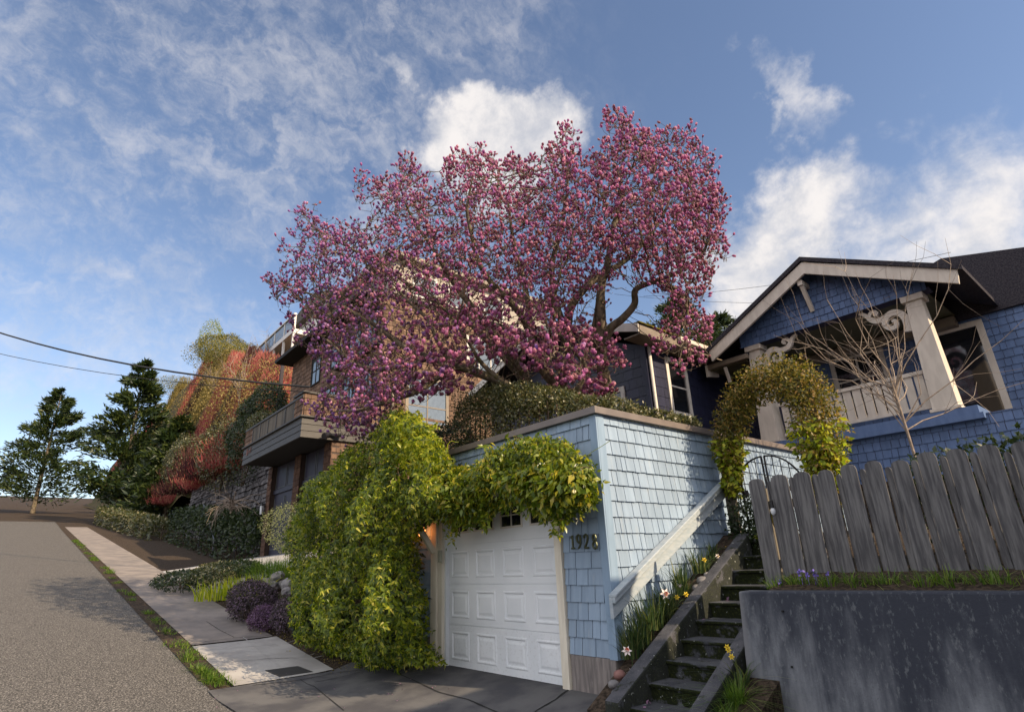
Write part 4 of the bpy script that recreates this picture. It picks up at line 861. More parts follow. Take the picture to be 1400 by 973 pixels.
# gable
mb = MB(); mb.box(cl-.1, 2*rxp-cl+.1, PY+.02, PY+.3, bz, bz+.04); mb.prism([(cl-.08, PY+.03, bz+.04), (2*rxp-cl+.08, PY+.03, bz+.04), (rxp, PY+.03, rzp-.1)], (0, .2, 0)); fixn(mb.build('gable_backing', M['gap'], ph))
g = np.random.default_rng(71); mb = MB()
shingles(mb, (cl-.06, PY+.03), (1, 0), (0, -1), 2*(rxp-cl)+.12, bz-.0, rzp-.05, .165, g, .09, .17, clip=lambda z: (max(0, (z-gz0)/slope+gx0-cl+.02), min(2*(rxp-cl)+.12, 2*(rxp-cl)-((z-gz0)/slope+gx0-cl+.02)))); fixn(mb.build('gable_shingles', M['porch'], ph))
mb = MB(); yo0, yo1 = PY-.42, PY-.36
for s in (1, -1):
    A = (rxp-s*(rxp-gx0), gz0); Bq = (rxp, rzp); dn = .27
    mb.hexa([(A[0], yo0, A[1]-dn), (A[0], yo1, A[1]-dn), (Bq[0], yo1, Bq[1]-dn), (Bq[0], yo0, Bq[1]-dn), (A[0]-s*.04, yo0, A[1]), (A[0]-s*.04, yo1, A[1]), (Bq[0], yo1, Bq[1]), (Bq[0], yo0, Bq[1])])
fixn(mb.build('bargeboard', M['porchwhite'], ph))
mb = MB()
for s in (1, -1):
    A = (rxp-s*(rxp-gx0+.12), gz0-.05); Bq = (rxp, rzp+.03)
    mb.hexa([(A[0], yo0-.04, A[1]), (A[0], 12, A[1]), (Bq[0], 12, Bq[1]), (Bq[0], yo0-.04, Bq[1]), (A[0], yo0-.04, A[1]+.10), (A[0], 12, A[1]+.10), (Bq[0], 12, Bq[1]+.10), (Bq[0], yo0-.04, Bq[1]+.10)])
fixn(mb.build('roof', M['roof'], ph))
for (px, py) in ((1105, 400),):
    mb = MB(); p = PX(px, py); zc = gz0+(p[0]-gx0)*slope-.30
    mb.box(p[0]-.05, p[0]+.05, yo1, PY+.02, zc-.09, zc+.02); mb.bar((p[0], yo1+.08, zc-.08), (p[0], PY+.01, zc-.62), .08, .08); fixn(mb.build('knee_brace', M['porchwhite'], ph))
mb = MB(); mb.box(cl, 2*rxp-cl, PY+.31, 9.8, bz+.02, bz+.06); mb.build('porch_ceiling', M['ceil'], ph)
mb = MB(); mb.box(cl, 2*rxp-cl, 9.5, 9.79, bz-.22, bz-.02); mb.build('ceiling_trim', M['gutter'], ph)
mb = MB(); mb.box(cl-.25, 2*rxp-cl+.25, PY-.05, 9.8, cbz-.20, cbz-.061); mb.build('porch_floor', M['porch'], ph)
mb = MB(); mb.box(cl-.3, 2*rxp-cl+1, PY+.10, PY+.2, 1.6, cbz-.2).box(cl-1.6, cl-.02, 8.8, 8.9, 2.0, 6.3).box(-2.95, 7.0, 9.8, 10, 1.6, bz+.1); mb.build('wall_backing', M['gap'], ph)
mb = MB(); shingles(mb, (cl-.28, PY+.1), (1, 0), (0, -1), 2*(rxp-cl)+1.25, 1.7, cbz-.21, .17, g, .1, .2)
mn = MB(); shingles(mn, (cl-1.5, 8.8), (1, 0), (0, -1), 1.48, 2.4, 6.2, .2, g, .12, .24); fixn(mn.build('wing_shingles', M['navy'], ph))
shingles(mb, (-2.9, 9.8), (1, 0), (0, -1), 9.8, cbz, bz, .17, g, .1, .2, holes=((2.2, 3.4, 4.3, 5.9), (4.2, 5.3, 3.8, 5.9))); fixn(mb.build('wall_shingles', M['porch'], ph))
window(ph, (-2.9, 9.8), (1, 0), (0, -1), 2.2, 3.4, 4.3, 5.9, M['porchwhite'], M['glass'], .1, rails=(.6,), bars=(.5,)); window(ph, (-2.9, 9.8), (1, 0), (0, -1), 4.2, 5.3, 3.8, 5.9, M['porchwhite'], M['glass'], .12, name='door')
# railing
rz0, rz1 = cbz+.12, cbz+.80; mb = MB(); mb.box(cr_+.06, 2*rxp-cr_, PY+.13, PY+.23, rz1-.07, rz1).box(cr_+.06, 2*rxp-cr_, PY+.15, PY+.21, rz0-.06, rz0)
xx = cr_+.10
while xx < 2*rxp-cr_: mb.box(xx, xx+.15, PY+.165, PY+.195, rz0, rz1-.07); xx += .185
mb.build('porch_railing', M['porchwhite'], ph)
mb = MB(); mb.box(cl-.3, 2*rxp-cl+.3, PY-.07, PY+.099, cbz-.30, cbz-.20); mb.build('porch_skirt', M['porch'], ph)
# low side roof with tan gutter left of the column
ye = PY-.1; p0, p1 = hit(966, 505, 'y', ye), hit(1022, 489, 'y', ye)
mb = MB(); mb.box(p0[0], cl+.1, ye, ye+.10, p0[2]-.02, p0[2]+.10); mb.build('gutter', M['gutter'], ph, bevel=.02)
mb = MB(); mb.hexa([(p0[0], ye+.05, p0[2]+.06), (cl+.1, ye+.05, p0[2]+.06), (cl+.1, 10, p0[2]+.9), (p0[0], 10, p0[2]+.9), (p0[0], ye+.05, p0[2]+.13), (cl+.1, ye+.05, p0[2]+.13), (cl+.1, 10, p0[2]+1.), (p0[0], 10, p0[2]+1.)]); fixn(mb.build('side_roof', M['roof'], ph))
mb = MB(); mb.prism([(p0[0]-.02, ye-.02, p0[2]+.10), (p0[0]-.02, ye-.02, p0[2]-.20), (p0[0]-.02, ye+.5, p0[2]-.12), (p0[0]-.02, ye+.5, p0[2]+.16)], (.05, 0, 0)); fixn(mb.build('rafter_tail', M['porchwhite'], ph)); mb = MB(); mb.bar((p0[0]+.45, ye+.08, p0[2]-.05), (p0[0]+.45, PY+.10, p0[2]-.42), .06, .06); fixn(mb.build('eave_brace', M['porchwhite'], ph))
mb = MB(); mb.box(p0[0]+.04, cl, ye+.12, 8.79, p0[2]-.04, p0[2]-.01); mb.build('soffit', M['ceil'], ph)
mb = MB(); mb.box(-3., 7.2, 10, 20, 1.6, bz); mb.build('rear_wall', M['porch'], ph)
mb = MB(); mb.prism([(-3.4, 9.7, bz-.1), (7.6, 9.7, bz-.1), (2.1, 9.7, bz+1.4)], (0, 11, 0)); fixn(mb.build('main_roof', M['roof'], ph))

# ------------------------------------------------------------------ brown shingled house on the left
bh = thing('shingle_house', 'tall brown cedar shingled house with dark double garage and projecting deck', 'house', (-15.5, 3, 2.1))
BX, BXL, BY, UY = -12.5, -18.3, 2.0, 3.57
g = np.random.default_rng(81)
def X2(px, py, y=BY): return hit(px, py, 'y', y)[0]
mb = MB(); mb.box(BXL, BX-.03, BY+.25, 12, 1.5, 5.3).box(BXL-3.2, BX-.02, UY+.02, 12, 5.3, 10.7); mb.build('wall_backing', M['cedargap'], bh)
mb = MB(); shingles(mb, (BX-.02, BY), (0, 1), (1, 0), 7.6, 1.7, 6.4, .20, g, .10, .26, th=.02)
shingles(mb, (BX-.02, UY), (0, 1), (1, 0), 7.6, 6.4, 10.7, .20, g, .10, .26, th=.02, holes=((.95, 2.75, 6.0, 7.9), (3.6, 5.4, 8.35, 10.0))); fixn(mb.build('side_shingles', M['cedarsh'], bh))
mb = MB(); fw_ = [(-13.95, -13.05, 7.15, 8.45), (-15.6, -14.4, 7.3, 8.4), (-17.4, -16.2, 7.3, 8.4), (-13.75, -12.9, 9.1, 10.4), (-15.3, -14.2, 9.1, 10.4), (-17, -15.8, 9.1, 10.4), (-19, -18, 8.9, 10.2)]
shingles(mb, (-21.5, UY), (1, 0), (0, -1), 9.0-.02, 6.0, 10.7, .20, g, .10, .26, th=.02, holes=[(a+21.5, b+21.5, c, d) for a, b, c, d in fw_]); fixn(mb.build('front_shingles', M['cedarsh'], bh))
for a, b, c, d in fw_: window(bh, (0, UY), (1, 0), (0, -1), a, b, c, d, M['soffit'], M['glasssky'], .07, bars=(.5,), rails=(.5,))
window(bh, (BX-.02, UY), (0, 1), (1, 0), .95, 2.75, 6.0, 7.9, M['gutter'], M['glasssky'], .12, bars=(.5,), rails=(.42,)); window(bh, (BX-.02, UY), (0, 1), (1, 0), 3.6, 5.4, 8.35, 10.0, M['trimw'], M['glasssky'], .12, bars=(.33, .66))
mb = MB(); mb.box(-16, -12.45, UY-.28, UY-.02, 8.78, 8.95); mb.build('window_ledge', M['railtin'], bh)
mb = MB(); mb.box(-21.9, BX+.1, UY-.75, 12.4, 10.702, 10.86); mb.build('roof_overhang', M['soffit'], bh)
mb = MB(); mb.box(-19.5, BX-.35, UY+.5, 12, 10.861, 12.55); mb.build('top_storey', M['stucco'], bh)
mb = MB(); mb.box(-19.9, BX+.0, UY+.1, 12.4, 12.551, 12.72); mb.build('top_roof', M['gutter'], bh)
for yy in (4.9, 6.5, 8.3): window(bh, (BX-.35, UY), (0, 1), (1, 0), yy-UY, yy-UY+1.1, 11.2, 12.2, M['whitehouse'], M['glasssky'], .08)
# garage front: posts and two doors with glazed transoms
posts = [(X2(367, 690)-.0, X2(376, 690)), (X2(401, 660), X2(409, 660)), (X2(442, 640), BX)]
posts[0] = (BXL-.02, BXL+.42)
for a, b in posts:
    mb = MB(); mb.box(a+.01, b-.01, BY+.02, BY+.25, 1.7, 5.24); mb.build('post_backing', M['cedargap'], bh)
    mb = MB(); shingles(mb, (a, BY), (1, 0), (0, -1), b-a, 1.8, 5.24, .20, g, .12, .25, th=.02); fixn(mb.build('garage_post', M['cedardark'], bh))
for (a, b) in ((posts[0][1], posts[1][0]), (posts[1][1], posts[2][0])):
    mb = MB(); mb.box(a, b, BY+.16, BY+.2, 2.05, 4.2).box(a, b, BY+.10, BY+.2, 4.2, 4.34).box(a, b, BY+.16, BY+.2, 4.34, 5.24)
    d_ = mb.build('garage_door', M['navydoor'], bh); mb = MB(); n = 2
    for k in range(n):
        u0 = a+(b-a)*(k/n)+.06; u1 = a+(b-a)*((k+1)/n)-.06
        for (z0, z1) in ((2.25, 4.05), (4.40, 5.2)):
            mb.box(u0, u0+.02, BY+.145, BY+.159, z0, z1).box(u1-.02, u1, BY+.145, BY+.159, z0, z1).box(u0+.02, u1-.02, BY+.145, BY+.159, z0, z0+.02)
    mb.build('glazing_bead', M['doorline'], d_)
# deck over the garages: lapped band, rail panels, dark underside
DXL, DX, DY = -18.25, -12.45, 1.0
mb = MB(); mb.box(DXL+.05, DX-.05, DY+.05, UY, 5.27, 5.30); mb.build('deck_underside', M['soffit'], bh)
for k in range(3):
    z0 = 5.25+.205*k; mb = MB(); t = .02*(k % 1); mb.hexa([(DXL, DY-.03, z0), (DX+.03, DY-.03, z0), (DX+.03, DY+.03, z0), (DXL, DY+.03, z0), (DXL, DY-.012, z0+.20), (DX+.012, DY-.012, z0+.20), (DX+.012, DY+.03, z0+.20), (DXL, DY+.03, z0+.20)])
    mb.hexa([(DX-.03, DY+.031, z0), (DX+.03, DY+.031, z0), (DX+.03, UY-.1, z0), (DX-.03, UY-.1, z0), (DX-.03, DY+.031, z0+.20), (DX+.012, DY+.031, z0+.20), (DX+.012, UY-.1, z0+.20), (DX-.03, UY-.1, z0+.20)]); fixn(mb.build('deck_siding', M['darkboard'], bh))
mb = MB(); mb.box(DXL-.05, DX+.09, DY-.09, DY+.06, 5.865, 5.91).box(DX-.06, DX+.09, DY+.061, UY, 5.865, 5.91); mb.build('deck_ledge', M['darkboard'], bh)
mb = MB(); mb.box(DXL+.9, DX-.75, DY-.005, DY+.02, 5.95, 6.50)
mb.build('rail_panel', M['railtin'], bh)
mb = MB(); mb.box(DXL, DX-.02, DY-.04, DY+.06, 6.505, 6.57)
for x in np.linspace(DXL+.9, DX-.75, 6): mb.box(x-.03, x+.03, DY-.0201, DY+.04, 5.91, 6.504)
mb.build('deck_rail', M['darkboard'], bh)
mb = MB(); shingles(mb, (DX-.75, DY), (1, 0), (0, -1), .75, 5.92, 6.62, .18, g, .1, .2); shingles(mb, (DX, DY+.02), (0, 1), (1, 0), UY-DY-.05, 5.92, 6.62, .18, g, .1, .2); fixn(mb.build('deck_pier', M['cedarsh'], bh)); mb = MB(); shingles(mb, (DXL, DY), (1, 0), (0, -1), .85, 5.92, 6.5, .18, g, .1, .2); fixn(mb.build('deck_pier', M['cedarsh'], bh))
mb = MB(); mb.box(DX-.74, DX-.02, DY+.02, UY, 5.92, 6.61).box(DX-.8, DX+.06, DY-.06, UY, 6.622, 6.68); mb.build('pier_cap', M['darkboard'], bh)
# little address figures on the deck band and a spotlight under the tree
mb = MB(); p = hit(340, 617, 'y', DY-.03); mb.box(p[0]-.2, p[0]-.12, DY-.045, DY-.03, p[2]-.12, p[2]+.12).bar((p[0]-.02, DY-.04, p[2]-.05), (p[0]+.12, DY-.04, p[2]+.02), .015, .03).bar((p[0]+.2, DY-.04, p[2]-.08), (p[0]+.25, DY-.04, p[2]+.12), .015, .04); mb.build('address_figures', M['pinkrock'], bh)
p = hit(449, 594, 'x', DX+.03); mb = MB(); mb.blob(p, (.1, .12, .08), 4).tube([p, p+[.12, -.1, -.06], p+[.2, -.22, -.1]], [.05, .07, .09], 8).tube([p, p+[.1, .22, -.03], p+[.14, .35, .0]], [.04, .05, .07], 8); mb.build('flood_light', M['iron'], bh)
mb = MB(); mb.tube([(BX+.05, 4.0, 7.5), (BX+.05, 4.0, 2.0)], .05, 6); mb.build('downpipe', M['gutter'], bh)
# driveway of that house
mb = MB(); mb.hexa([(-18.6, -1., float(G(-18.6, -1))-.3), (-12.2, -1., float(G(-12.2, -1))-.3), (-12.2, 2.3, 1.5), (-18.6, 2.3, 1.5), (-18.6, -1., float(G(-18.6, -1))+.02), (-12.2, -1., float(G(-12.2, -1))+.02), (-12.2, 2.3, 2.08), (-18.6, 2.3, 2.08)])
o = mb.build('neighbour_driveway', M['concnew']); o['kind'] = 'structure'

# ------------------------------------------------------------------ far left: stone wall, hedge, hillside
g = np.random.default_rng(91)
sw_t = thing('stone_wall', 'grey dry-stone retaining wall left of the dark garage', 'wall', (-26, 3.6, 2.5))
mb = MB(); mb.box(-40, -18.9, 3.75, 4.1, 1., 7.0); mb.build('wall_core', M['gap'], sw_t)
mb = MB(); z = 2.
while z < 7.1:
    h = g.uniform(.14, .26); x = -40+g.uniform(0, .3)
    while x < -18.9:
        w = g.uniform(.22, .7); o = g.uniform(-.05, .05); e = .02
        mb.hexa([(x+g.uniform(0, e), 3.62+o, z+.01), (x+w-.02, 3.62+o, z+.01), (x+w-.02, 3.8, z+.01), (x, 3.8, z+.01), (x+e, 3.65+o, z+h-.015), (x+w-.03-g.uniform(0, e), 3.65+o, z+h-.015), (x+w-.03, 3.8, z+h-.015), (x+e, 3.8, z+h-.015)]); x += w
    z += h
mb.build('stones', M['stone'], sw_t)
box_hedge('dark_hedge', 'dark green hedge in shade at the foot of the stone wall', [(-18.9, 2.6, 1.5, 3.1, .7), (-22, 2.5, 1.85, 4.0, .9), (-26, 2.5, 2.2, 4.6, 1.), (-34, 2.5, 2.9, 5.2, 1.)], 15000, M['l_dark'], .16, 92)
lan = thing('wall_lantern', 'grey outdoor lantern beside the dark garage doors', 'lantern', tuple(hit(357, 705, 'y', BY-.1)))
p = hit(358, 696, 'y', BY-.12); mb = MB(); mb.tube([p+[0, 0, .24], p+[0, 0, .18], p+[0, 0, .14]], [.01, .05, .13], 6).tube([p+[0, 0, -.22], p+[0, 0, -.18]], [.07, .09], 6)
for a, b in ((-.09, 0), (.09, 0), (0, .09), (0, -.09)): mb.tube([p+[a*.8, b*.8, -.2], p+[a, b, .14]], .01, 4)
mb.bar(p+[0, .02, .2], p+[0, .25, .2], .03); mb.build('frame', M['iron'], lan); mb = MB(); mb.tube([p+[0, 0, -.18], p+[0, 0, .13]], [.07, .085], 6); mb.build('glass', M['bulb'], lan)
def rail_(name, label, pts, posts_, m):
    t = thing(name, label, 'railing', tuple(pts[0])); mb = MB(); mb.tube(pts, .035, 6); mb.build('rail', m, t)
    for q, z in posts_: mb = MB(); mb.tube([q, (q[0], q[1], z)], .03, 6); mb.build('post', m, t)
a, b = hit(262, 690, 'y', 2.9), hit(352, 648, 'y', 2.9); c = hit(318, 664, 'y', 2.9)
rail_('stair_railing', 'thin dark railing slanting up across the stone wall', [a, b], [(c, c[2]-1.6)], M['iron'])
a, b = hit(279, 690, 'y', 1.9), hit(293, 737, 'y', 1.7)
rail_('metal_handrail', 'short grey metal handrail at the left end of the hedge', [a, b], [(b, b[2]-1.1), (a, a[2]-2.)], M['galv'])
# small bare weeping tree
def bare_tree(name, label, base, h, spread, m, seed, n=26, droop=.0, r0=.05, pick=None):
    g = np.random.default_rng(seed); t = thing(name, label, 'tree', tuple(float(v) for v in base)); b = np.array(base, float)
    mb = MB(); top = b+[0, 0, h*.45]; mb.tube([b-[0, 0, .1], b+[.02, 0, h*.2], top], [r0, r0*.8, r0*.6], 7); mb.build('trunk', m, t); mb = MB()
    for k in range(n):
        d = norm(np.array([g.normal()*spread, g.normal()*spread, g.uniform(.3, 1.3)])); q = [top-[0, 0, g.uniform(0, h*.15)]]; L_ = h*g.uniform(.35, .65)
        for j in range(6): d = norm(d+g.normal(size=3)*.22+[0, 0, -droop]); q.append(q[-1]+d*L_/6)
        mb.tube(q, [r0*.4*(1-j/7) for j in range(7)], 4)
        for s in range(4):
            i = g.integers(2, 6); dd = norm(d+g.normal(size=3)*.8); qq = [q[i]]
            for j in range(3): dd = norm(dd+g.normal(size=3)*.2+[0, 0, -droop*.6]); qq.append(qq[-1]+dd*L_/9)
            mb.tube(qq, [r0*.18, r0*.13, r0*.1, r0*.06], 3)
    mb.build('branches', m, t); return t
p = hit(313, 722, 'y', 2.0); bare_tree('bare_tree', 'small bare pale-branched tree in front of the dark hedge', (p[0], 2.0, p[2]), 2.5, 1.1, M['palebark'], 101, 30, .25, .07)
def hh(px, py):
    for k in range(60):                # step down the picture until the slope is met
        q = ground_hit(px, py+k*3, HILLV, 12, 120)
        if HILLV(q[0], q[1]) > -40 and q[2] < HILLV(q[0], q[1])+.5: return q
    return q
for (px, py, h, sd) in ((322, 585, 6.5, 102), (288, 560, 5, 104), (362, 470, 4, 105)):
    p = hh(px, py); bare_tree('bare_tree', {102: 'slim pale bare tree rising in front of the red thicket', 104: 'leaning pale bare tree at the left edge of the red thicket', 105: 'small bare sapling on top of the hillside'}[sd], p, h, .35, M['palebark'], sd, 16, -.05, .06)
# twig thickets on the hillside
def thicket(label, px, py, r, h, n, m, sz, seed, name='twiggy_shrub', lean=.25, cat='shrub', group=None, leafm=None):
    g = np.random.default_rng(seed); p = hh(px, py); t = thing(name, label, cat, tuple(float(v) for v in p), group)
    a = g.uniform(0, 6.283, n); rr = np.sqrt(g.random(n))*r; X = p[0]+rr*np.cos(a)*1.; Y = p[1]+rr*np.sin(a); Z = HILL(X, Y)+g.uniform(0, .65, n)*h*(1-.3*(rr/r)**2)
    P = np.stack([X, Y, Z], 1); ci = g.integers(0, 26, n); ca, cr2 = g.uniform(0, 6.283, 26), np.sqrt(g.random(26))*r*.85; X = p[0]+cr2[ci]*np.cos(ca[ci])+g.normal(size=n)*.35; Y = p[1]+cr2[ci]*np.sin(ca[ci])+g.normal(size=n)*.35; hz_ = g.uniform(0, .7, n)*h*(.6+.4*np.sin(ci*2.3)); Z = HILL(X, Y)+hz_; P = np.stack([X, Y, Z], 1)
    ox, oy = X-p[0]-cr2[ci]*np.cos(ca[ci]), Y-p[1]-cr2[ci]*np.sin(ca[ci]); D = norm(np.stack([ox*.5+g.normal(size=n)*lean, oy*.5+g.normal(size=n)*lean, np.ones(n)], 1)); Y_ = norm(np.cross(D, g.normal(size=(n, 3)))); Z_ = np.cross(D, Y_)
    L_ = h*g.uniform(.08, .22, n); T = np.array([(0, .5, 0), (0, -.5, 0), (.5, .42, 0.), (.5, -.42, 0), (1, 0, 0)], float); F = np.array([(0, 1, 3), (0, 3, 2), (2, 3, 4), (2, 3, 4)])[:3]
    V, FF = stamp(T, F, P, D, Y_, Z_, np.stack([L_, np.full(n, sz), L_], 1)); npmesh('twigs', V, FF, m, t)
    if leafm:
        k = n//2 if leafm is not M['l_brown'] else n//11; N = norm(g.normal(size=(k, 3))+[0, 0, .4]); Q = p+N*[r, r, h*.55]*(g.random(k)**.4)[:, None]+[0, 0, h*.4]; V, FF = leaves(Q, N, sz*6, g); npmesh('foliage', V, FF, leafm, t)
    return t
rl_ = 'red-stemmed dogwood shrub %s'
spots = [(300, 500), (335, 505), (370, 500), (400, 505), (285, 535), (318, 540), (352, 535), (388, 540), (412, 545), (250, 520), (210, 530), (170, 520)]
where = ['under the olive bushes at the left edge', 'in the middle of the upper row', 'above the round green bush', 'beside the dark eave of the brown house', 'low at the left edge above the maroon shrubs', 'behind the slim bare tree', 'just above the round green bush', 'next to the dark pole', 'behind the deck corner', 'beyond the left end of the thicket', 'farther left up the street', 'farthest left on the slope']
for i, ((px, py), w) in enumerate(zip(spots, where)): thicket(rl_ % w, px, py+42, 3.2, 2.5, 15000, M['l_red'], .022, 200+i, 'red_dogwood', .26, group='red dogwoods on the hillside', leafm=M['l_brown'])
for i, (px, py, w) in enumerate(((290, 610, 'below the red thicket at the left'), (318, 622, 'behind the green shrub beside the stone wall'), (240, 610, 'farther left below the red thicket'), (180, 600, 'far left on the slope'))): thicket('dark maroon twiggy shrub '+w, px, py, 3., 3.2, 5600, M['l_redd'], .035, 230+i, 'maroon_shrub', .25, group='maroon shrubs low on the hillside')
for i, (px, py, w) in enumerate(((330, 478, 'above the red thicket, left of the middle'), (362, 474, 'on top of the hill below the white house'), (300, 480, 'near the left edge on top of the hill'), (392, 482, 'beside the bright green bush on the hill'), (345, 468, 'highest in the middle of the hilltop'), (240, 480, 'beyond the left edge of the hill'), (415, 482, 'behind the brown house eave'))): thicket('tan twiggy shrub '+w, px, py, 3.6, 3.0, 9000, M['l_brown'], .028, 240+i, 'tan_shrub', .4, group='tan shrubs along the hilltop', leafm=M['l_scrub'])
def hshrub(label, px, py, r, n, m, sz, seed, name='round_shrub', f=hh):
    p = f(px, py); return lump_shrub(name, label, 'shrub', p, r, n, m, sz, seed=seed, bumps=.2)
hshrub('dark green bush crowning the left end of the hill', 305, 476, (3.2, 3., 2.2), 6500, M['l_scrub'], .22, 260)
hshrub('yellow-green bush at the left edge of the hill', 284, 497, (1.6, 1.6, 3.0), 2600, M['l_bright'], .18, 261)
hshrub('bright green bush on the hilltop beside the brown house', 397, 480, (2.2, 2.2, 1.7), 3000, M['l_bright'], .20, 262)
def hs_(px, py, y): p = hit(px, py, 'y', y); return lambda a, b: p
hshrub('round dark green bush behind the deck railing', 358, 592, (2.4, 1.0, 1.3), 8000, M['l_dark'], .13, 263, f=hs_(356, 594, 3.6))
hshrub('grey-green bush under the round bush by the deck', 358, 602, (1.3, .8, .8), 2500, M['l_hedge'], .10, 264, f=hs_(360, 606, 2.9))
hshrub('tall leafy shrub on top of the stone wall at the left', 300, 660, (2.6, 1.3, 2.1), 8000, M['l_hedge'], .12, 265, f=hs_(298, 672, 3.1))
hshrub('leafy green shrub between the stone wall and the deck end', 328, 650, (1.5, 1.0, 2.0), 5000, M['l_dark'], .13, 266, f=hs_(330, 662, 3.0))
hshrub('leafy shrub farther left on the stone wall', 240, 660, (2.6, 1.3, 2.2), 5000, M['l_hedge'], .14, 267, f=hs_(245, 675, 3.2))
# white house with a glazed deck on top of the hill
p = at(392, 462, 46); p = p-np.array([0, 0, .9]); wh = thing('hilltop_house', 'white house with slanted glass deck rails on the hilltop', 'house', (float(p[0]), float(p[1]), float(p[2])-3)); ux = -1
mb = MB(); mb.box(p[0]-7, p[0]+5.5, p[1]+2, p[1]+9, p[2]-3, p[2]+3.4); mb.build('wall', M['whitehouse'], wh)
mb = MB(); mb.prism([(p[0]-7.5, p[1]+1.5, p[2]+3.4), (p[0]+6, p[1]+1.5, p[2]+3.4), (p[0]+1, p[1]+1.5, p[2]+5.)], (0, 8, 0)); fixn(mb.build('roof', M['railtin'], wh))
mb = MB(); mb.box(p[0]-4, p[0]+5, p[1]-1.2, p[1]+2, p[2]-.6, p[2]-.25)
for x in (-3.8, -1.6, .6, 2.8, 4.8): mb.box(p[0]+x, p[0]+x+.15, p[1]-1.15, p[1]-1., p[2]-4, p[2]+.9)
mb.box(p[0]-4, p[0]+5, p[1]-1.2, p[1]-1., p[2]+.85, p[2]+.98); mb.build('deck', M['whitehouse'], wh)
mb = MB(); mb.box(p[0]-3.8, p[0]+4.9, p[1]-1.12, p[1]-1.08, p[2]-.2, p[2]+.84); mb.build('deck_glass', M['glasssky'], wh)
window(wh, (p[0], p[1]+2), (1, 0), (0, -1), -2.5, .5, p[2]+.2, p[2]+2.6, M['whitehouse'], M['glass'], .15, bars=(.33, .66)); window(wh, (p[0], p[1]+2), (1, 0), (0, -1), 1.5, 4.5, p[2]+.2, p[2]+2.6, M['whitehouse'], M['glass'], .15, bars=(.5,))
# utility pole and cables
p = at(385, 555, 30); pt = at(387, 494, 30); mb = MB(); mb.tube([(pt[0], pt[1], HILL(pt[0], pt[1])-1), pt], .10, 8)
pole = mb.build('utility_pole', M['pole']); tag(pole, 'thin dark pole standing in front of the red thicket', 'pole')
def cable(label, a, b, sag, r=.02):
    a, b = np.array(a), np.array(b); mb = MB(); mb.tube([a+(b-a)*t-[0, 0, sag*4*t*(1-t)] for t in np.linspace(0, 1, 14)], r, 5); o = mb.build('cable', M['wire']); tag(o, label, 'cable')
cable('thick black cable crossing the red thicket', at(-150, 395, 26), at(424, 529, 17), .8, .032); cable('thin black cable below the thick one over the red thicket', at(-150, 440, 26), at(424, 536, 17), .6, .012)
cable('fine wire over the porch roof at the right', at(880, 405, 26), at(1300, 345, 18), .3, .008); cable('fine wire just above the cedar, lower right sky', at(840, 402, 30), at(1250, 410, 20), .3, .008)

# ------------------------------------------------------------------ evergreen behind the navy house
def cedar(label, base, h, r, n, seed, sz=.35):
    g = np.random.default_rng(seed); b = np.array(base, float); t = thing('cedar_tree', label, 'tree', tuple(b)); mb = MB(); mb.tube([b, b+[0, 0, h*.5], b+[0, 0, h]], [.25, .15, .03], 8); mb.build('trunk', M['bark'], t)
    P, D = [], []; nb = 90
    for k in range(nb):
        u = (k/nb)**1.1; z = h*(.12+.88*u); rr = r*(1-u)**.75*g.uniform(.7, 1.1)+.15; a = g.uniform(0, 6.28); c = n//nb; s = g.random(c)**.6
        d = np.array([math.cos(a), math.sin(a), 0]); q = b+[0, 0, z]+d*(s*rr)[:, None]+np.stack([0*s, 0*s, rr*(.28*s**2-.10*s)], 1)+g.normal(size=(c, 3))*[.16, .16, .13]*(rr*.5+.3)
        P.append(q); D.append(np.repeat((d+[0, 0, .35])[None], c, 0)+g.normal(size=(c, 3))*.45)
    P, D = np.concatenate(P), norm(np.concatenate(D)); Y = norm(np.cross(D, g.normal(size=D.shape))); Z = np.cross(D, Y); V, F = stamp(LT*[1, .6, 1], LF, P, D, Y, Z, sz*g.uniform(.5, 1.2, len(P))); npmesh('crown', V, F, M['l_cedar'], t); return t
cb_ = at(932, 470, 27); cedar('dark evergreen tree rising behind the navy house roof', (cb_[0], cb_[1], 3.), at(932, 392, 27)[2]-3., 4.4, 24000, 301, .26)
cb_ = at(985, 470, 27); cedar('smaller dark evergreen between the magnolia and the porch roof', (cb_[0], cb_[1], 3.), at(985, 420, 27)[2]-3., 3.2, 15000, 302, .24)
p = at(860, 455, 16)
p = hit(1205, 470, 'y', 4.2); bare_tree('bare_shrub', 'thin bare branches reaching up in front of the porch gable', (p[0], 4.2, 1.65), 4.3, .42, M['palebark'], 303, 26, -.05, .025)

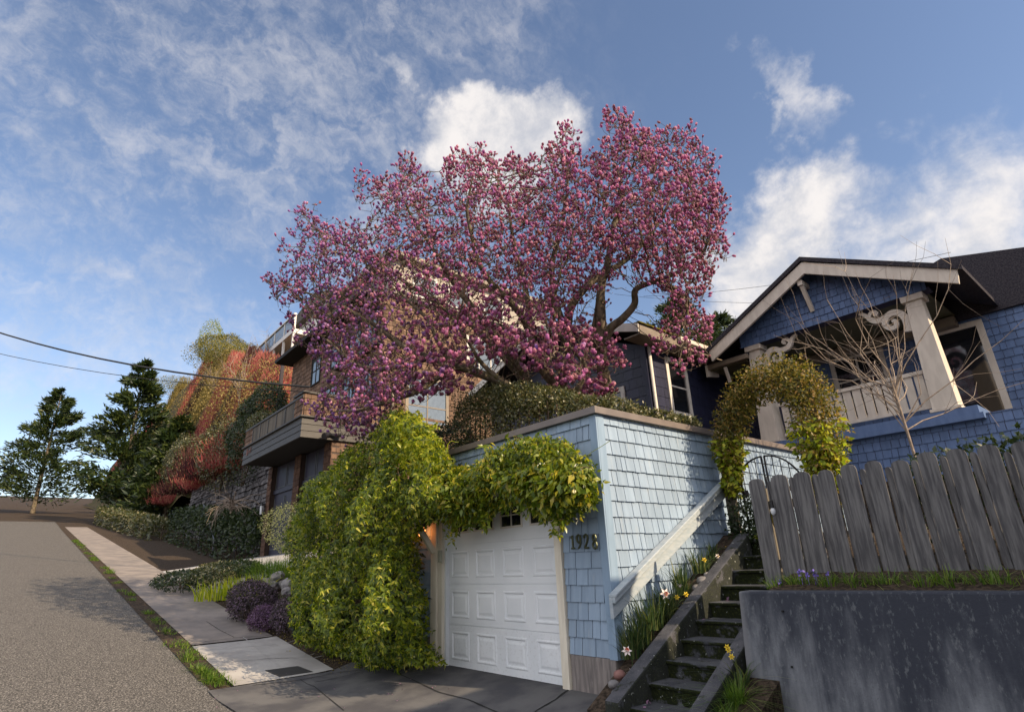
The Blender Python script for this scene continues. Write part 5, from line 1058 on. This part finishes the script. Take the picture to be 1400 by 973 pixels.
# ------------------------------------------------------------------ magnolia
def magnolia():
    g = np.random.default_rng(401); base = np.array(hit(832, 545, 'y', 2.8)); base[2] = 3.0
    t = thing('magnolia_tree', 'large spreading magnolia in full purple-pink blossom above the blue garage', 'tree', tuple(base))
    D0 = float((hit(828, 480, 'y', 2.8)-CAM)@CF)
    # crown outline; attractors fill it through its depth
    CP = [(357, 382), (372, 375), (388, 372), (376, 352), (382, 330), (402, 318), (405, 288), (420, 278), (450, 290), (474, 300), (500, 292), (478, 268), (486, 236), (515, 232), (535, 236), (540, 212), (560, 212), (582, 235), (592, 258), (612, 240), (614, 212), (640, 204), (672, 196), (685, 205), (694, 188), (722, 192), (728, 214), (737, 188), (780, 170), (800, 196), (818, 182), (820, 154), (850, 150), (880, 160), (912, 180), (948, 174), (952, 190), (972, 212), (985, 250), (995, 290), (990, 320), (997, 350), (980, 372), (965, 400), (960, 425), (975, 440), (975, 480), (960, 505), (935, 515), (905, 495), (893, 470), (905, 440), (920, 408), (890, 400), (860, 395), (850, 372), (842, 400), (820, 430), (835, 460), (858, 490), (855, 510), (820, 520), (845, 545), (820, 552), (780, 545), (745, 535), (700, 520), (660, 515), (640, 535), (600, 545), (560, 560), (520, 598), (470, 612), (440, 585), (418, 565), (425, 540), (450, 525), (430, 500), (402, 470), (392, 440), (372, 420), (372, 402)]
    n = 26000; X = g.uniform(355, 1000, n*2); Y = g.uniform(148, 615, n*2); ok = inpoly(X, Y, CP); X, Y = X[ok], Y[ok]; e = edgedist(X, Y, CP)
    half = 2.6*np.sqrt(1-(1-np.clip(e/150, 0, 1))**2)+.25
    cen = D0+.5+.8*np.clip((620-X)/260, -1, 1)-1.2*np.clip((Y-430)/110, 0, 1)
    dep = cen+half*g.uniform(-1, 1, len(X))
    A = np.array([at(a, b, d) for a, b, d in zip(X, Y, dep)])
    # clumpiness: drop attractors in hollows
    L = Lump(g, 1.7, 16); keep = (L(A) > -.55)|(g.random(len(A)) < .3); 
    Ed = Lump(g, 2.6, 14); keep &= (e > 20)|(Ed(A) > -.05)                       # broken outline
    holes = np.ones(len(A))                                                  # airy parts of the crown
    for hx, hy, hr, amt in ((520, 470, 70, .35), (600, 520, 55, .5), (470, 520, 40, .3), (868, 430, 34, .97), (800, 505, 55, .45), (750, 530, 40, .5), (690, 500, 50, .3), (935, 470, 55, .62), (905, 500, 40, .5), (838, 440, 30, .8), (850, 395, 26, .8), (575, 440, 50, .6), (660, 500, 40, .4), (790, 430, 30, .6), (420, 440, 40, .3), (712, 430, 30, .5), (610, 300, 25, .5), (520, 330, 30, .5), (740, 250, 25, .5)):
        holes *= 1-amt*np.exp(-((X-hx)**2+(Y-hy)**2)/hr**2)
    keep &= A[:, 2] > 3.4; AB = A[keep]; keep &= g.random(len(A)) < holes
    A, X_, Y_ = A[keep], X[keep], Y[keep]
    
    # hand-laid limbs (from the photograph), with depths of their own
    def limb(pts): return [at(a, b, D0+d) for a, b, d in pts]
    limbs = [([(834, 575, 0), (832, 545, 0), (827, 510, 0), (822, 470, 0), (823, 430, .05), (824, 392, .1), (832, 350, .1), (842, 305, .2), (850, 260, .2), (852, 215, .3)], .115, .03),
             ([(827, 512, 0), (818, 490, .1), (812, 465, .15), (816, 430, .1), (818, 395, .1)], .07, .035),
             ([(826, 470, 0), (835, 448, -.1), (852, 434, -.2), (868, 414, -.3), (870, 394, -.4), (892, 384, -.5), (925, 372, -.6), (958, 350, -.6), (975, 320, -.5)], .075, .02),
             ([(893, 384, -.5), (925, 395, -.7), (938, 420, -.9), (940, 450, -1.)], .04, .015),
             ([(770, 560, .3), (768, 520, .3), (775, 470, .3), (780, 420, .3), (800, 392, .4), (826, 374, .5), (862, 350, .6), (895, 315, .8), (915, 270, .9)], .10, .025),
             ([(776, 460, .3), (760, 420, .4), (755, 370, .5), (765, 320, .5), (775, 270, .5), (778, 220, .4)], .07, .02),
             ([(756, 560, -.1), (757, 528, -.1), (742, 505, -.2), (728, 482, -.2), (724, 450, -.2), (722, 410, -.1), (712, 360, 0), (700, 310, 0), (690, 255, .1)], .095, .02),
             ([(724, 450, -.2), (700, 415, -.5), (672, 385, -.7), (650, 345, -.8), (640, 290, -.8), (645, 245, -.8)], .06, .018),
             ([(740, 560, .6), (720, 520, .6), (700, 490, .5), (668, 450, .4), (645, 415, .4), (628, 395, .4), (606, 365, .3), (590, 340, .2), (565, 300, .2), (550, 260, .1)], .085, .018),
             ([(735, 560, .9), (705, 505, .9), (670, 470, 1.), (640, 440, 1.1), (600, 415, 1.2), (560, 390, 1.2), (515, 360, 1.2), (470, 335, 1.2), (430, 315, 1.1)], .075, .015),
             ([(738, 565, -.5), (705, 535, -.6), (670, 515, -.7), (620, 500, -.6), (586, 489, -.5), (558, 475, -.3), (530, 454, -.1), (505, 440, 0), (470, 420, .3), (430, 405, .5), (390, 392, .7)], .085, .015),
             ([(618, 500, -.6), (597, 466, -.5), (585, 440, -.4), (560, 415, -.3), (535, 385, -.2)], .045, .015),
             ([(586, 489, -.5), (545, 500, -.6), (505, 503, -.5), (483, 494, -.4), (455, 470, -.2), (430, 455, 0)], .045, .012),
             ([(620, 500, -.6), (580, 530, -1.), (540, 545, -1.3), (495, 560, -1.4), (455, 565, -1.4)], .045, .012),
             ([(745, 560, -.9), (700, 530, -1.2), (660, 500, -1.3), (640, 470, -1.4), (620, 440, -1.4)], .05, .014),
             ([(765, 560, -.8), (790, 530, -1.1), (800, 500, -1.2), (780, 470, -1.3), (760, 440, -1.3)], .05, .014)]
    mb = MB(); nodes = []; par = []; rad0 = []
    for pts, r0, r1 in limbs:
        P = limb(pts); P = np.array(P); P[:, 2] = np.maximum(P[:, 2], 2.9); fine = []
        for i in range(len(P)-1):
            for k in range(6):
                tt = k/6; a, b, c, d = P[max(i-1, 0)], P[i], P[i+1], P[min(i+2, len(P)-1)]
                fine.append(.5*(2*b+(c-a)*tt+(2*a-5*b+4*c-d)*tt*tt+(3*b-a-3*c+d)*tt**3))
        fine.append(P[-1]); fine = np.array(fine); wob = Lump(g, 3, 8); fine[3:] += np.stack([wob(fine[3:]), wob(fine[3:]+5), wob(fine[3:]+9)], 1)*.035
        k = len(fine); mb.tube(fine, [r0*(1.25 if i < 2 else 1)*(1-i/(k-1))**.8*1+r1*.6 for i in range(k)], 9)
        for i, q in enumerate(fine): par.append(len(nodes)-1 if i else -1); nodes.append(q); rad0.append(r0*(1-i/(k-1))+r1*.6)
    tr = mb.build('trunk', M['bark'], t, smooth=True)
    # space colonisation from the limbs
    nodes = np.array(nodes); par = list(par); nl = len(nodes); alive = g.permutation(len(AB))[:9000]; T = AB[alive]; near = np.full(len(T), 1e9); idx = np.zeros(len(T), int)
    def upd(new, off):
        nonlocal near, idx
        for s in range(0, len(new), 512):
            d = np.linalg.norm(T[:, None]-new[None, s:s+512], axis=2); j = d.argmin(1); dd = d[np.arange(len(T)), j]; m_ = dd < near; near[m_] = dd[m_]; idx[m_] = j[m_]+off+s
    upd(nodes, 0); step = .11; allN = [nodes]; N_ = nodes
    for it in range(60):
        act = near < 3.0
        if act.sum() < 20: break
        dirs = np.zeros((len(N_), 3)); np.add.at(dirs, idx[act], norm(T[act]-N_[idx[act]])); src = np.unique(idx[act])
        d = norm(norm(dirs[src])+g.normal(size=(len(src), 3))*.22+[0, 0, .06]); new = N_[src]+d*step; off = len(N_); par += list(src); N_ = np.concatenate([N_, new]); upd(new, off)
        kill = near < .13; T = T[~kill]; near = near[~kill]; idx = idx[~kill]
        if len(N_) > 42000: break
    par = np.array(par); cnt = np.zeros(len(N_)); kids = np.zeros(len(N_), int)
    for i in range(len(N_)-1, nl-1, -1): cnt[i] = max(cnt[i], 1); cnt[par[i]] += cnt[i] if par[i] >= 0 else 0; kids[par[i]] += 1
    rr = .0042*cnt**.42; rr[nl:] = np.minimum(rr[nl:], .035)
    # each grown segment as a 4-sided tapered tube
    i = np.arange(nl, len(N_)); a, b = N_[par[i]], N_[i]; ra, rb = np.where(par[i] < nl, rr[i], rr[par[i]]), rr[i]
    d = norm(b-a); u = norm(np.cross(d, g.normal(size=d.shape))); v = np.cross(d, u); ring = []
    for q, r_ in ((a, ra), (b+d*.006, rb)):
        for k in range(4): th = math.pi/2*k; ring.append(q+(u*math.cos(th)+v*math.sin(th))*r_[:, None])
    V = np.stack(ring, 1).reshape(-1, 3); F = np.array([(k, (k+1) % 4, 4+(k+1) % 4, 4+k) for k in range(4)]); F = (F[None]+(np.arange(len(i))*8)[:, None, None]).reshape(-1, 4)
    npmesh('branches', V, F, M['bark'], t, smooth=True)
    # blossoms sit on upturned twigs around the outer growth
    nF = 15500; pick = np.repeat(g.integers(0, len(A), 6600), g.integers(1, 5, 6600))[:nF]; C = A[pick]+g.normal(size=(len(pick), 3))*.065; px_, py_ = X_[pick], Y_[pick]
    tree_pts = N_; near_i = np.zeros(len(C), int); nd = np.zeros(len(C))
    for s in range(0, len(C), 256):
        dd = np.linalg.norm(C[s:s+256, None]-tree_pts[None], axis=2); near_i[s:s+256] = dd.argmin(1); nd[s:s+256] = dd.min(1)
    root = tree_pts[near_i]; v0 = C-root; Ln = np.linalg.norm(v0, axis=1); mx = np.minimum(Ln, g.uniform(.08, .26, len(C))); tip = root+norm(v0+[0, 0, .10])*mx[:, None]
    axd = norm(norm(v0)*.5+g.normal(size=v0.shape)*.30+[0, 0, .75])
    # twigs
    mid = (root+tip)/2+g.normal(size=tip.shape)*.012-[0, 0, .012]; P3 = [root, mid, tip]; ring = []; ref = norm(np.cross(norm(tip-root+1e-6), g.normal(size=tip.shape))); w2 = np.cross(norm(tip-root+1e-6), ref)
    for q, r_ in zip(P3, (.0045, .0036, .003)):
        for k in range(3): th = 2.094*k; ring.append(q+(ref*math.cos(th)+w2*math.sin(th))*r_)
    V = np.stack(ring, 1).reshape(-1, 3); F = np.array([(r3*3+k, r3*3+(k+1) % 3, r3*3+3+(k+1) % 3, r3*3+3+k) for r3 in range(2) for k in range(3)]); F = (F[None]+(np.arange(len(C))*9)[:, None, None]).reshape(-1, 4)
    npmesh('twigs', V, F, M['twig'], t)
    # tulip-shaped flowers: closed buds to half-open cups
    open_ = np.clip(.30+.45*np.clip((py_-400)/110, 0, 1)+g.normal(size=len(C))*.22, 0, 1); size = .057+.024*np.clip((py_-400)/130, 0, 1)*(px_ > 560)*(px_ < 870)+g.normal(size=len(C))*.008; size = np.clip(size, .04, .11)
    xx = norm(np.cross(axd, g.normal(size=axd.shape))); yy = np.cross(axd, xx)
    S = 6; prof = [(0, .12, .12), (.22, .26, .32), (.55, .30, .44), (.84, .22, .42), (1.0, .06, .30)]; tipz = [0, .1, .35, .7, 1.]
    Vs = []; Ts = []
    for j, (h, rc, ro) in enumerate(prof):
        for k in range(S):
            th = 2*math.pi*k/S+(.25*j); r_ = (rc+(ro-rc)*open_)*size*1.12; zz = h*size*(1.25-.25*open_)
            if j == 4: zz = zz*(1.0 if k % 2 else .82+.0*open_); r_ = r_*(1. if k % 2 == 0 else 1.15)
            Vs.append(tip+(xx*math.cos(th)+yy*math.sin(th))*r_[:, None]+axd*np.asarray(zz)[:, None]); Ts.append(np.full(len(C), tipz[j]))
    V = np.stack(Vs, 1).reshape(-1, 3); TT = np.stack(Ts, 1).ravel(); F = np.array([(j*S+k, j*S+(k+1) % S, (j+1)*S+(k+1) % S, (j+1)*S+k) for j in range(4) for k in range(S)]); F = (F[None]+(np.arange(len(C))*S*5)[:, None, None]).reshape(-1, 4)
    sky_sel = (g.random(len(C)) < np.clip((640-px_)/260, .05, .75)); nv, nf = S*5, 4*S  # flowers towards the left more often get the painted sky tint
    for nm, sel, mm in (('blossoms', ~sky_sel, 'blossom'), ('sky_tinted_blossoms', sky_sel, 'blossom_sky')):
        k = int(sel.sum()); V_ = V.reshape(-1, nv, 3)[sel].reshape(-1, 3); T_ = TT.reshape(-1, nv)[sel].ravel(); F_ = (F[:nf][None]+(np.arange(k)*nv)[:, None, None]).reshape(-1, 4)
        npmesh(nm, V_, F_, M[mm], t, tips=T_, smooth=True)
    # loose outer petals on the opener flowers
    o = open_ > .35; k = o.sum(); Vp, Fp, off = [], [], 0
    for q in range(3):
        th = g.uniform(0, 6.28, k); dd = norm(xx[o]*np.cos(th)[:, None]+yy[o]*np.sin(th)[:, None]+axd[o]*g.uniform(.2, 1.4, k)[:, None]); Zp = axd[o]; Yp = norm(np.cross(Zp, dd)); Zp = np.cross(dd, Yp)
        v_, f_ = stamp(LTW, LF, tip[o], dd, Yp, Zp, size[o]*g.uniform(.7, 1.1, k)); Vp.append(v_); Fp.append(f_+off); off += len(v_)
    npmesh('petals', np.concatenate(Vp), np.concatenate(Fp), M['blossom'], t, tips=np.tile([0, .4, .4, .5, 1], off//5))
    # furry bud scales and little leaf buds along the twigs
    k = 14000; ii = g.integers(nl, len(N_), k); q = N_[ii]+g.normal(size=(k, 3))*.02; D = norm(g.normal(size=(k, 3))*.5+[0, 0, .9]); Yb = norm(np.cross(D, g.normal(size=D.shape))); Zb = np.cross(D, Yb); v_, f_ = stamp(LT*[1, .8, 1], LF, q, D, Yb, Zb, g.uniform(.022, .045, k)); npmesh('buds', v_, f_, M['bud'], t)
    return len(N_)
print('magnolia nodes', magnolia())

# ------------------------------------------------------------------ small plants, rocks, petals
def blades(c, n, h, spread, m, seed, w=.016, lean=.35, name='leaves', parent=None, ellipse=(1, 1)):
    """tuft of strap leaves arching out of one spot"""
    g = np.random.default_rng(seed); V, F = [], []; c = np.array(c, float)
    a = g.uniform(0, 6.28, n); rr = np.sqrt(g.random(n))*spread; B = c+np.stack([rr*np.cos(a)*ellipse[0], rr*np.sin(a)*ellipse[1], 0*a], 1)
    H = h*g.uniform(.55, 1.1, n); out = norm(np.stack([np.cos(a)+g.normal(size=n)*.5, np.sin(a)+g.normal(size=n)*.5, 0*a], 1)); ln = np.abs(g.normal(size=n))*lean+.06; sd = np.cross(out, (0, 0, 1)); ww = w*g.uniform(.6, 1.2, n)
    K = 5; rows = []
    for j in range(K):
        u = j/(K-1); cpos = B+out*(H*ln*u**2*1.3)[:, None]+np.array([0, 0, 1])*(H*(u-.45*ln*u**2.5))[:, None]; hw = ww*(1-u**2)*.5+.0006
        rows += [cpos+sd*hw[:, None], cpos-sd*hw[:, None]]
    V = np.stack(rows, 1).reshape(-1, 3); f = np.array([(2*j, 2*j+1, 2*j+3, 2*j+2) for j in range(K-1)]); F = (f[None]+(np.arange(n)*2*K)[:, None, None]).reshape(-1, 4)
    return npmesh(name, V, F, m, parent)
def daffodil(parent, p, face, s, pm, cm, base):
    p, base = np.array(p, float), np.array(base, float); f = norm(np.array(face, float)); mb = MB(); mid = (p+base)/2+[0, 0, .04]; mb.tube([base, mid, p-[0, 0, .0]], .0035, 4); st = mb.build('stem', M['l_daff'], parent)
    a = norm(np.cross(f, (0, 0, 1))); b = np.cross(a, f); mb = MB()
    for k in range(6):
        th = k*math.pi/3; d = a*math.cos(th)+b*math.sin(th); e = -a*math.sin(th)+b*math.cos(th)
        n = len(mb.v); mb.v += [tuple(p), tuple(p+d*s*.5+e*s*.24), tuple(p+d*s-f*s*.12), tuple(p+d*s*.5-e*s*.24)]; mb.f.append((n, n+1, n+2, n+3))
    fl = mb.build('petals', pm, parent); mb = MB(); mb.tube([p, p+f*s*.25, p+f*s*.5], [s*.18, s*.27, s*.36], 10, cap=False); mb.build('cup', cm, parent)
def bedp(px, py):                    # point of the narrow bed beside the garage wall
    d = ray(px, py); 
    for t in np.linspace(2, 12, 3000):
        q = CAM+d*t
        if q[0] < .29 and q[2] < bedz(q[1]): return q
    return hit(px, py, 'x', .2)
cl_specs = [(868, 898, 60, .34, .10, 'lowest daffodil clump beside the foundation corner', 1), (888, 885, 80, .40, .13, 'arching strap-leaved clump spilling over the stair kerb', 2), (912, 860, 110, .44, .15, 'big leafy daffodil clump with a white bloom against the wall', 3),
            (925, 838, 60, .36, .10, 'daffodil clump with little yellow blooms halfway up the kerb', 4), (944, 812, 60, .42, .09, 'upright reed-like clump in front of the blue shingles', 5), (968, 782, 60, .34, .10, 'daffodil clump with yellow blooms near the top of the stairs', 6), (990, 765, 30, .22, .07, 'small dark clump with one yellow bloom beside the gate post', 7)]
CLP = {}
for px, py, n, h, sp, lab, sd in cl_specs:
    q = bedp(px, py); q = np.array([.15, q[1], bedz(q[1])-.01]); t = thing('daffodil_clump', lab, 'flower clump', tuple(q), 'daffodil clumps beside the stairs'); CLP[sd] = (t, q)
    blades(q, int(n*1.3), h, sp, M['l_daff'], 500+sd, .014, .38, parent=t, ellipse=(.8, 1.5))
def dflower(sd, px, py, x, s, pm, cm, face=(.8, -.6, .1)):
    t, q = CLP[sd]; p = hit(px, py, 'x', x); daffodil(t, p, face, s, pm, cm, q+[0, 0, .02])
dflower(1, 857, 889, .24, .055, M['petal_w'], M['petal_p'], (.6, -.5, .5)); dflower(1, 865, 919, .26, .062, M['petal_w'], M['petal_p'], (.5, -.5, -.6))
dflower(3, 909.5, 811, .27, .06, M['petal_w'], M['petal_p']); dflower(4, 952, 815, .26, .06, M['petal_w'], M['petal_p'], (.9, -.3, .2)); dflower(3, 929.5, 800, .24, .035, M['petal_w'], M['petal_w'], (.3, -.4, -.8))
for sd, px, py, x in ((4, 925.5, 816, .26), (4, 935.5, 827, .27), (4, 954, 824, .26), (4, 930.5, 838.5, .28), (5, 938, 812, .27), (6, 963, 765, .24), (6, 980.5, 773, .2), (6, 999, 763, .25), (7, 994, 749, .18)): dflower(sd, px, py, x, .034, M['petal_y'], M['petal_y'])
dflower(6, 981, 760, .27, .032, M['petal_w'], M['petal_y']); dflower(6, 991, 761, .24, .032, M['petal_w'], M['petal_p'])
q = hit(1008, 903, 'y', .0); t = thing('daffodil_clump', 'clump with two yellow daffodils between the kerb and the streaked wall', 'flower clump', tuple(q)); bs = np.array([1.33, .05, .36]); blades(bs, 40, .3, .06, M['l_daff'], 520, .014, .5, parent=t)
for px, py in ((996, 888), (1000, 897), (994, 884)): daffodil(t, hit(px, py, 'y', -.08), (.3, -.9, .2), .028, M['petal_y'], M['petal_y'], bs)
t = thing('grass_tuft', 'drooping grass tuft at the foot of the streaked wall', 'grass', (1.36, -.15, .2)); blades((1.36, -.12, .27), 260, .26, .07, M['l_grass'], 521, .006, 1.1, parent=t); blades((1.38, -.30, .17), 200, .24, .07, M['l_grass'], 522, .006, 1.1, parent=t)
mb = MB(); mb.blob((1.45, -.42, .10), (.09, .07, .06), 9); o = mb.build('rock', M['rock'], smooth=True); tag(o, 'grey stone in the grass at the foot of the streaked wall', 'rock')
RK = [(858, 927, .055, 'pinkrock', 'smooth pink stone beside the foundation corner'), (850, 940, .05, 'rock', 'dark stone below the pink one'), (855, 951, .05, 'rock', 'pale flat stone at the foot of the kerb, upper one'), (829, 966, .07, 'rock', 'pale flat stone at the driveway edge, left one'), (839, 967, .05, 'rock', 'small pale stone between the driveway and the kerb'),
      (953, 806, .05, 'rock', 'dark oval stone, lowest of the group against the wall'), (961, 797, .065, 'rock', 'largest oval stone halfway up the bed'), (968, 788, .045, 'rock', 'grey stone above the largest oval stone'), (973, 784, .035, 'rock', 'smallest pale stone of the group near the top')]
for i, (px, py, r, mm, lab) in enumerate(RK):
    q = bedp(px, py) if i not in (3, 4) else np.array(ground_hit(px, py))
    if i in (0, 1, 2): q = np.array([.19, q[1], q[2]])
    mb = MB(); mb.blob((q[0], q[1], q[2]+r*.4), (r*1.0, r*1.25, r*.8), 600+i, .06, 12, 8); o = mb.build('rock', M[mm], smooth=True); tag(o, lab, 'rock', 'stones in the bed beside the stairs')
# moss and iris on top of the streaked wall
t = thing('iris_clump', 'grass with small violet irises on top of the streaked wall', 'flower clump', (2.1, .6, 1.15)); g = np.random.default_rng(33)
for k in range(16): blades((1.50+k*.12, .62+.08*(k % 2), 1.13+.02*(k % 3)), 46, .15, .10, M['l_grass'], 540+k, .007, .9, parent=t, name='blades')
for px, py in ((1091, 784), (1094, 780), (1101, 782), (1104, 786), (1112, 781), (1115, 785), (1066, 795), (1130, 783)):
    p = hit(px, py, 'y', .62); mb = MB()
    for k in range(5): d = norm(g.normal(size=3)); n = len(mb.v); e = norm(np.cross(d, g.normal(size=3))); mb.v += [tuple(p), tuple(p+d*.016+e*.01), tuple(p+d*.03), tuple(p+d*.016-e*.01)]; mb.f.append((n, n+1, n+2, n+3))
    mb.tube([p, (p[0], .62, 1.14)], .002, 4); mb.build('violet_flower', M['petal_v'], t)
lump_shrub('mossy_cushion', 'green moss cushion at the top of the stairs', 'moss', (.62, 2.30, 1.60), (.12, .1, .05), 500, M['l_lime'], .02, seed=551, stems=1)
# left planting along the sidewalk
def gshrub(name, label, px, py, r, n, m, sz, seed, cat='shrub', fn=leaves, **kw):
    q = ground_hit(px, py); return lump_shrub(name, label, cat, (q[0], q[1], q[2]-.03), r, n, m, sz, seed=seed, fn=fn, **kw)
gshrub('heather', 'largest mauve-grey heather mound at the sidewalk edge', 343, 848, (.75, .5, .42), 7000, M['l_heath2'], .055, 561, bumps=.15)
gshrub('heather', 'small purple heather mound nearest the sidewalk', 362, 861, (.42, .32, .25), 3800, M['l_heath'], .045, 562, bumps=.15)
gshrub('heather', 'dark dusky heather mound beside the big vine', 402, 864, (.6, .42, .36), 5500, M['l_heath2'], .05, 563, bumps=.15)
for i, (px, py, n, h, sp, lab) in enumerate(((312, 819, 240, .55, .8, 'tall bright iris leaves at the far end of the bed, left clump'), (337, 818, 160, .6, .5, 'tall bright iris leaves beside the heather, right clump'), (383, 834, 45, .36, .12, 'small yellow-green iris tuft between the heathers'))):
    q = ground_hit(px, py); t = thing('iris_leaves', lab, 'plant', tuple(q)); blades(q, n, h, sp, M['l_grass'] if i == 2 else M['l_lime'], 570+i, .035, .35, parent=t)
q = ground_hit(375, 782); t = thing('ornamental_grass', 'soft mounded green grass in front of the brown house driveway', 'grass', tuple(q)); 
for k, (px, py) in enumerate(((360, 786), (375, 784), (392, 784), (405, 790), (370, 795), (345, 788))): q = ground_hit(px, py); blades(q, 260, .5, .6, M['l_grass'], 580+k, .018, .9, parent=t, name='blades')
for k, (px, py, lab) in enumerate(((300, 786, 'low blue-green groundcover at the left driveway edge'), (325, 784, 'low blue-green groundcover under the lavender, right part'), (285, 796, 'low groundcover at the photo left edge'), (248, 800, 'low groundcover farther up the sidewalk'))): gshrub('groundcover', lab, px, py+6, (1.3, .7, .28), 2600, M['l_dark'] if k % 2 else M['l_hedge'], .08, 590+k, stems=2)
gshrub('low_fern', 'dark low fern-like plant between the heather and the vine', 425, 868, (.4, .35, .26), 1500, M['l_dark'], .08, 596); gshrub('low_herb', 'low feathery green herb at the mulch edge', 418, 872, (.22, .2, .12), 1300, M['l_grass'], .03, 597)
RW = [(362, 797, .16), (372, 800, .14), (378, 792, .2), (388, 797, .13), (397, 802, .2), (405, 798, .16), (412, 806, .16), (402, 812, .13), (366, 806, .10), (392, 808, .13)]
wd = ['at the left end of the rockery', 'second from the left in the rockery', 'largest and palest of the rockery', 'right of the palest rockery stone', 'in the middle of the rockery', 'near the right end of the rockery', 'half under the vine leaves', 'low in the rockery', 'smallest of the rockery', 'between two larger rockery stones']
for i, ((px, py, r), w) in enumerate(zip(RW, wd)):
    q = ground_hit(px, py+8); mb = MB(); mb.blob((q[0], q[1], q[2]+r*.9), (r*1.3, r, r*.8), 610+i, .18, 9, 6); o = mb.build('rock', M['rock']); tag(o, 'grey garden stone '+w, 'rock', 'rockery stones in the left bed')
mb = MB(); a, b = ground_hit(296, 821), ground_hit(330, 817); mb.bar(a+[0, 0, .05], b+[0, 0, .05], .1, .1); o = mb.build('timber_edging', M['fencepost']); tag(o, 'brown timber edging in front of the iris leaves', 'edging')
a = ground_hit(320, 833); b = ground_hit(343, 826); mb = MB(); mb.bar(a+[0, 0, .02], b+[0, 0, .02], .5, .06); o = mb.build('paving_stone', M['conc']); tag(o, 'grey paving stone between the sidewalk and the heather', 'paving stone')
mb = MB(); q = ground_hit(319, 770); mb.tube([q, q+[0, 0, .45]], .02, 6).tube([q+[0, 0, .45], q+[0, 0, .52]], [.07, .03], 8); o = mb.build('path_light', M['iron']); tag(o, 'small dark path light beside the driveway edge', 'path light')
# fallen petals and leaf litter: far too many to count
g = np.random.default_rng(701); P = []
for k in range(170):
    px, py = g.uniform(282, 620), g.uniform(860, 970); q = ground_hit(px, py); P.append(q+[0, 0, .022])
P = np.array(P); N = norm(g.normal(size=P.shape)*.25+[0, 0, 1]); D = norm(np.cross(N, g.normal(size=P.shape))); Y = np.cross(N, D); V, F = stamp(LTW, LF, P, D, Y, N, g.uniform(.012, .032, len(P))); o = npmesh('fallen_petals', V, F, M['petal_fallen']); o['kind'] = 'stuff'
P = []
while len(P) < 2600:
    x, y = g.uniform(-9, -3.3), g.uniform(-1.15, .3)
    if y < -1.0+.25*g.random() and g.random() < .7: continue
    if x > -4.3 and y < -.2-(-4.3-x)*-.9*.5: continue
    P.append((x, y, float(G(x, y))+.012))
P = np.array(P); N = norm(g.normal(size=P.shape)*.5+[0, 0, 1]); D = norm(np.cross(N, g.normal(size=P.shape))); Y = np.cross(N, D); V, F = stamp(LTW, LF, P, D, Y, N, g.uniform(.015, .05, len(P))); o = npmesh('leaf_litter', V, F, M['l_brown']); o['kind'] = 'stuff'
sp = [(966, 822, 'z'), (976, 845, 'z')]
P = []
for k, (px, py) in enumerate(((992, 822), (970, 846), (968, 846), (965, 847), (994, 821), (1015, 776), (890, 962), (884, 964), (880, 966), (1013, 776), (1030, 757))):
    d = ray(px, py); best = None
    for s in range(-2, 9):
        y0, z = -.40+.30*s, .188+.1545*s; t_ = (z-CAM[2])/d[2] if abs(d[2]) > 1e-6 else -1; q = CAM+d*t_
        if t_ > 0 and y0-.02 < q[1] < y0+.29 and X0 < q[0] < X1: best = q
    if best is not None: P.append(best+[0, 0, .01])
if P:
    P = np.array(P); N = norm(g.normal(size=P.shape)*.5+[0, 0, 1]); D = norm(np.cross(N, g.normal(size=P.shape))); Y = np.cross(N, D); V, F = stamp(LTW, LF, P, D, Y, N, np.full(len(P), .05)); o = npmesh('petals_on_steps', V, F, M['petal_fallen']); o['kind'] = 'stuff'

# ------------------------------------------------------------------ unseen house added beyond the fence to shade the street and stairs
nb_ = thing('added_shade_house', 'grey unseen house added right of the fence to shade the street', 'house', (10, .5, 0))
mb = MB(); mb.box(7, 13, -3.4, 1.9, -.5, 5.8); mb.build('wall', M['porch'], nb_)
mb = MB(); mb.prism([(6.8, -3.8, 5.8), (13.3, -3.8, 5.8), (10, -3.8, 7.9)], (0, 5.8, 0)); fixn(mb.build('roof', M['roof'], nb_))
for y in (-2.6, -.6): window(nb_, (7, 0), (0, 1), (-1, 0), y, y+1.2, 2.6, 4.2, M['trimw'], M['glass'], .1, rails=(.5,))

# ------------------------------------------------------------------ up the street, beyond the left edge of the photograph
for i, (x, y, h, r, lab) in enumerate(((-58, 1.5, 15, 4, 'dark evergreen tree beside the sidewalk at the top of the street'), (-70, -16, 17, 5, 'dark evergreen tree across the street at the left'), (-84, -4, 15, 5, 'distant evergreen tree where the street meets the sky'), (-50, 4., 9, 3, 'shorter evergreen tree at the end of the stone wall'))):
    cedar(lab, (x, y, float(G(x, y))), h, r*1.1, 13000, 800+i, .62)
box_hedge('street_hedge', 'long green hedge along the upper sidewalk at the left', [(-34.5, 1.4, 3.4, 4.6, .6), (-44, 1., 4.5, 5.9, .7), (-56, .6, 5.8, 7.4, .8)], 9000, M['l_hedge'], .2, 820)

# hedge added behind the picket fence to block sun through its gaps
box_hedge('sun_block_hedge', 'dark leafy hedge added behind the picket fence to block the sun', [(2.5, 1.55, 1.2, 2.25, .25), (4.5, 1.55, 1.2, 2.45, .3), (7, 1.6, 1.2, 2.6, .35)], 7000, M['l_dark'], .07, 830)
# ragged grass and weeds along the edge of the road
vg = thing('verge_grass', 'ragged grass and weeds between the sidewalk and the road', 'grass', (-8, -2.5, .4))
g = np.random.default_rng(840)
for k in range(70):
    x = -5.0-(g.random()**1.5)*30; y = -2.5+g.normal()*.07; blades((x, y, float(G(x, y))), 60, .07+.05*g.random(), .16, M['l_grass'], 841+k, .012, .9, parent=vg, name='blades', ellipse=(2.4, .6))
vg['kind'] = 'stuff'
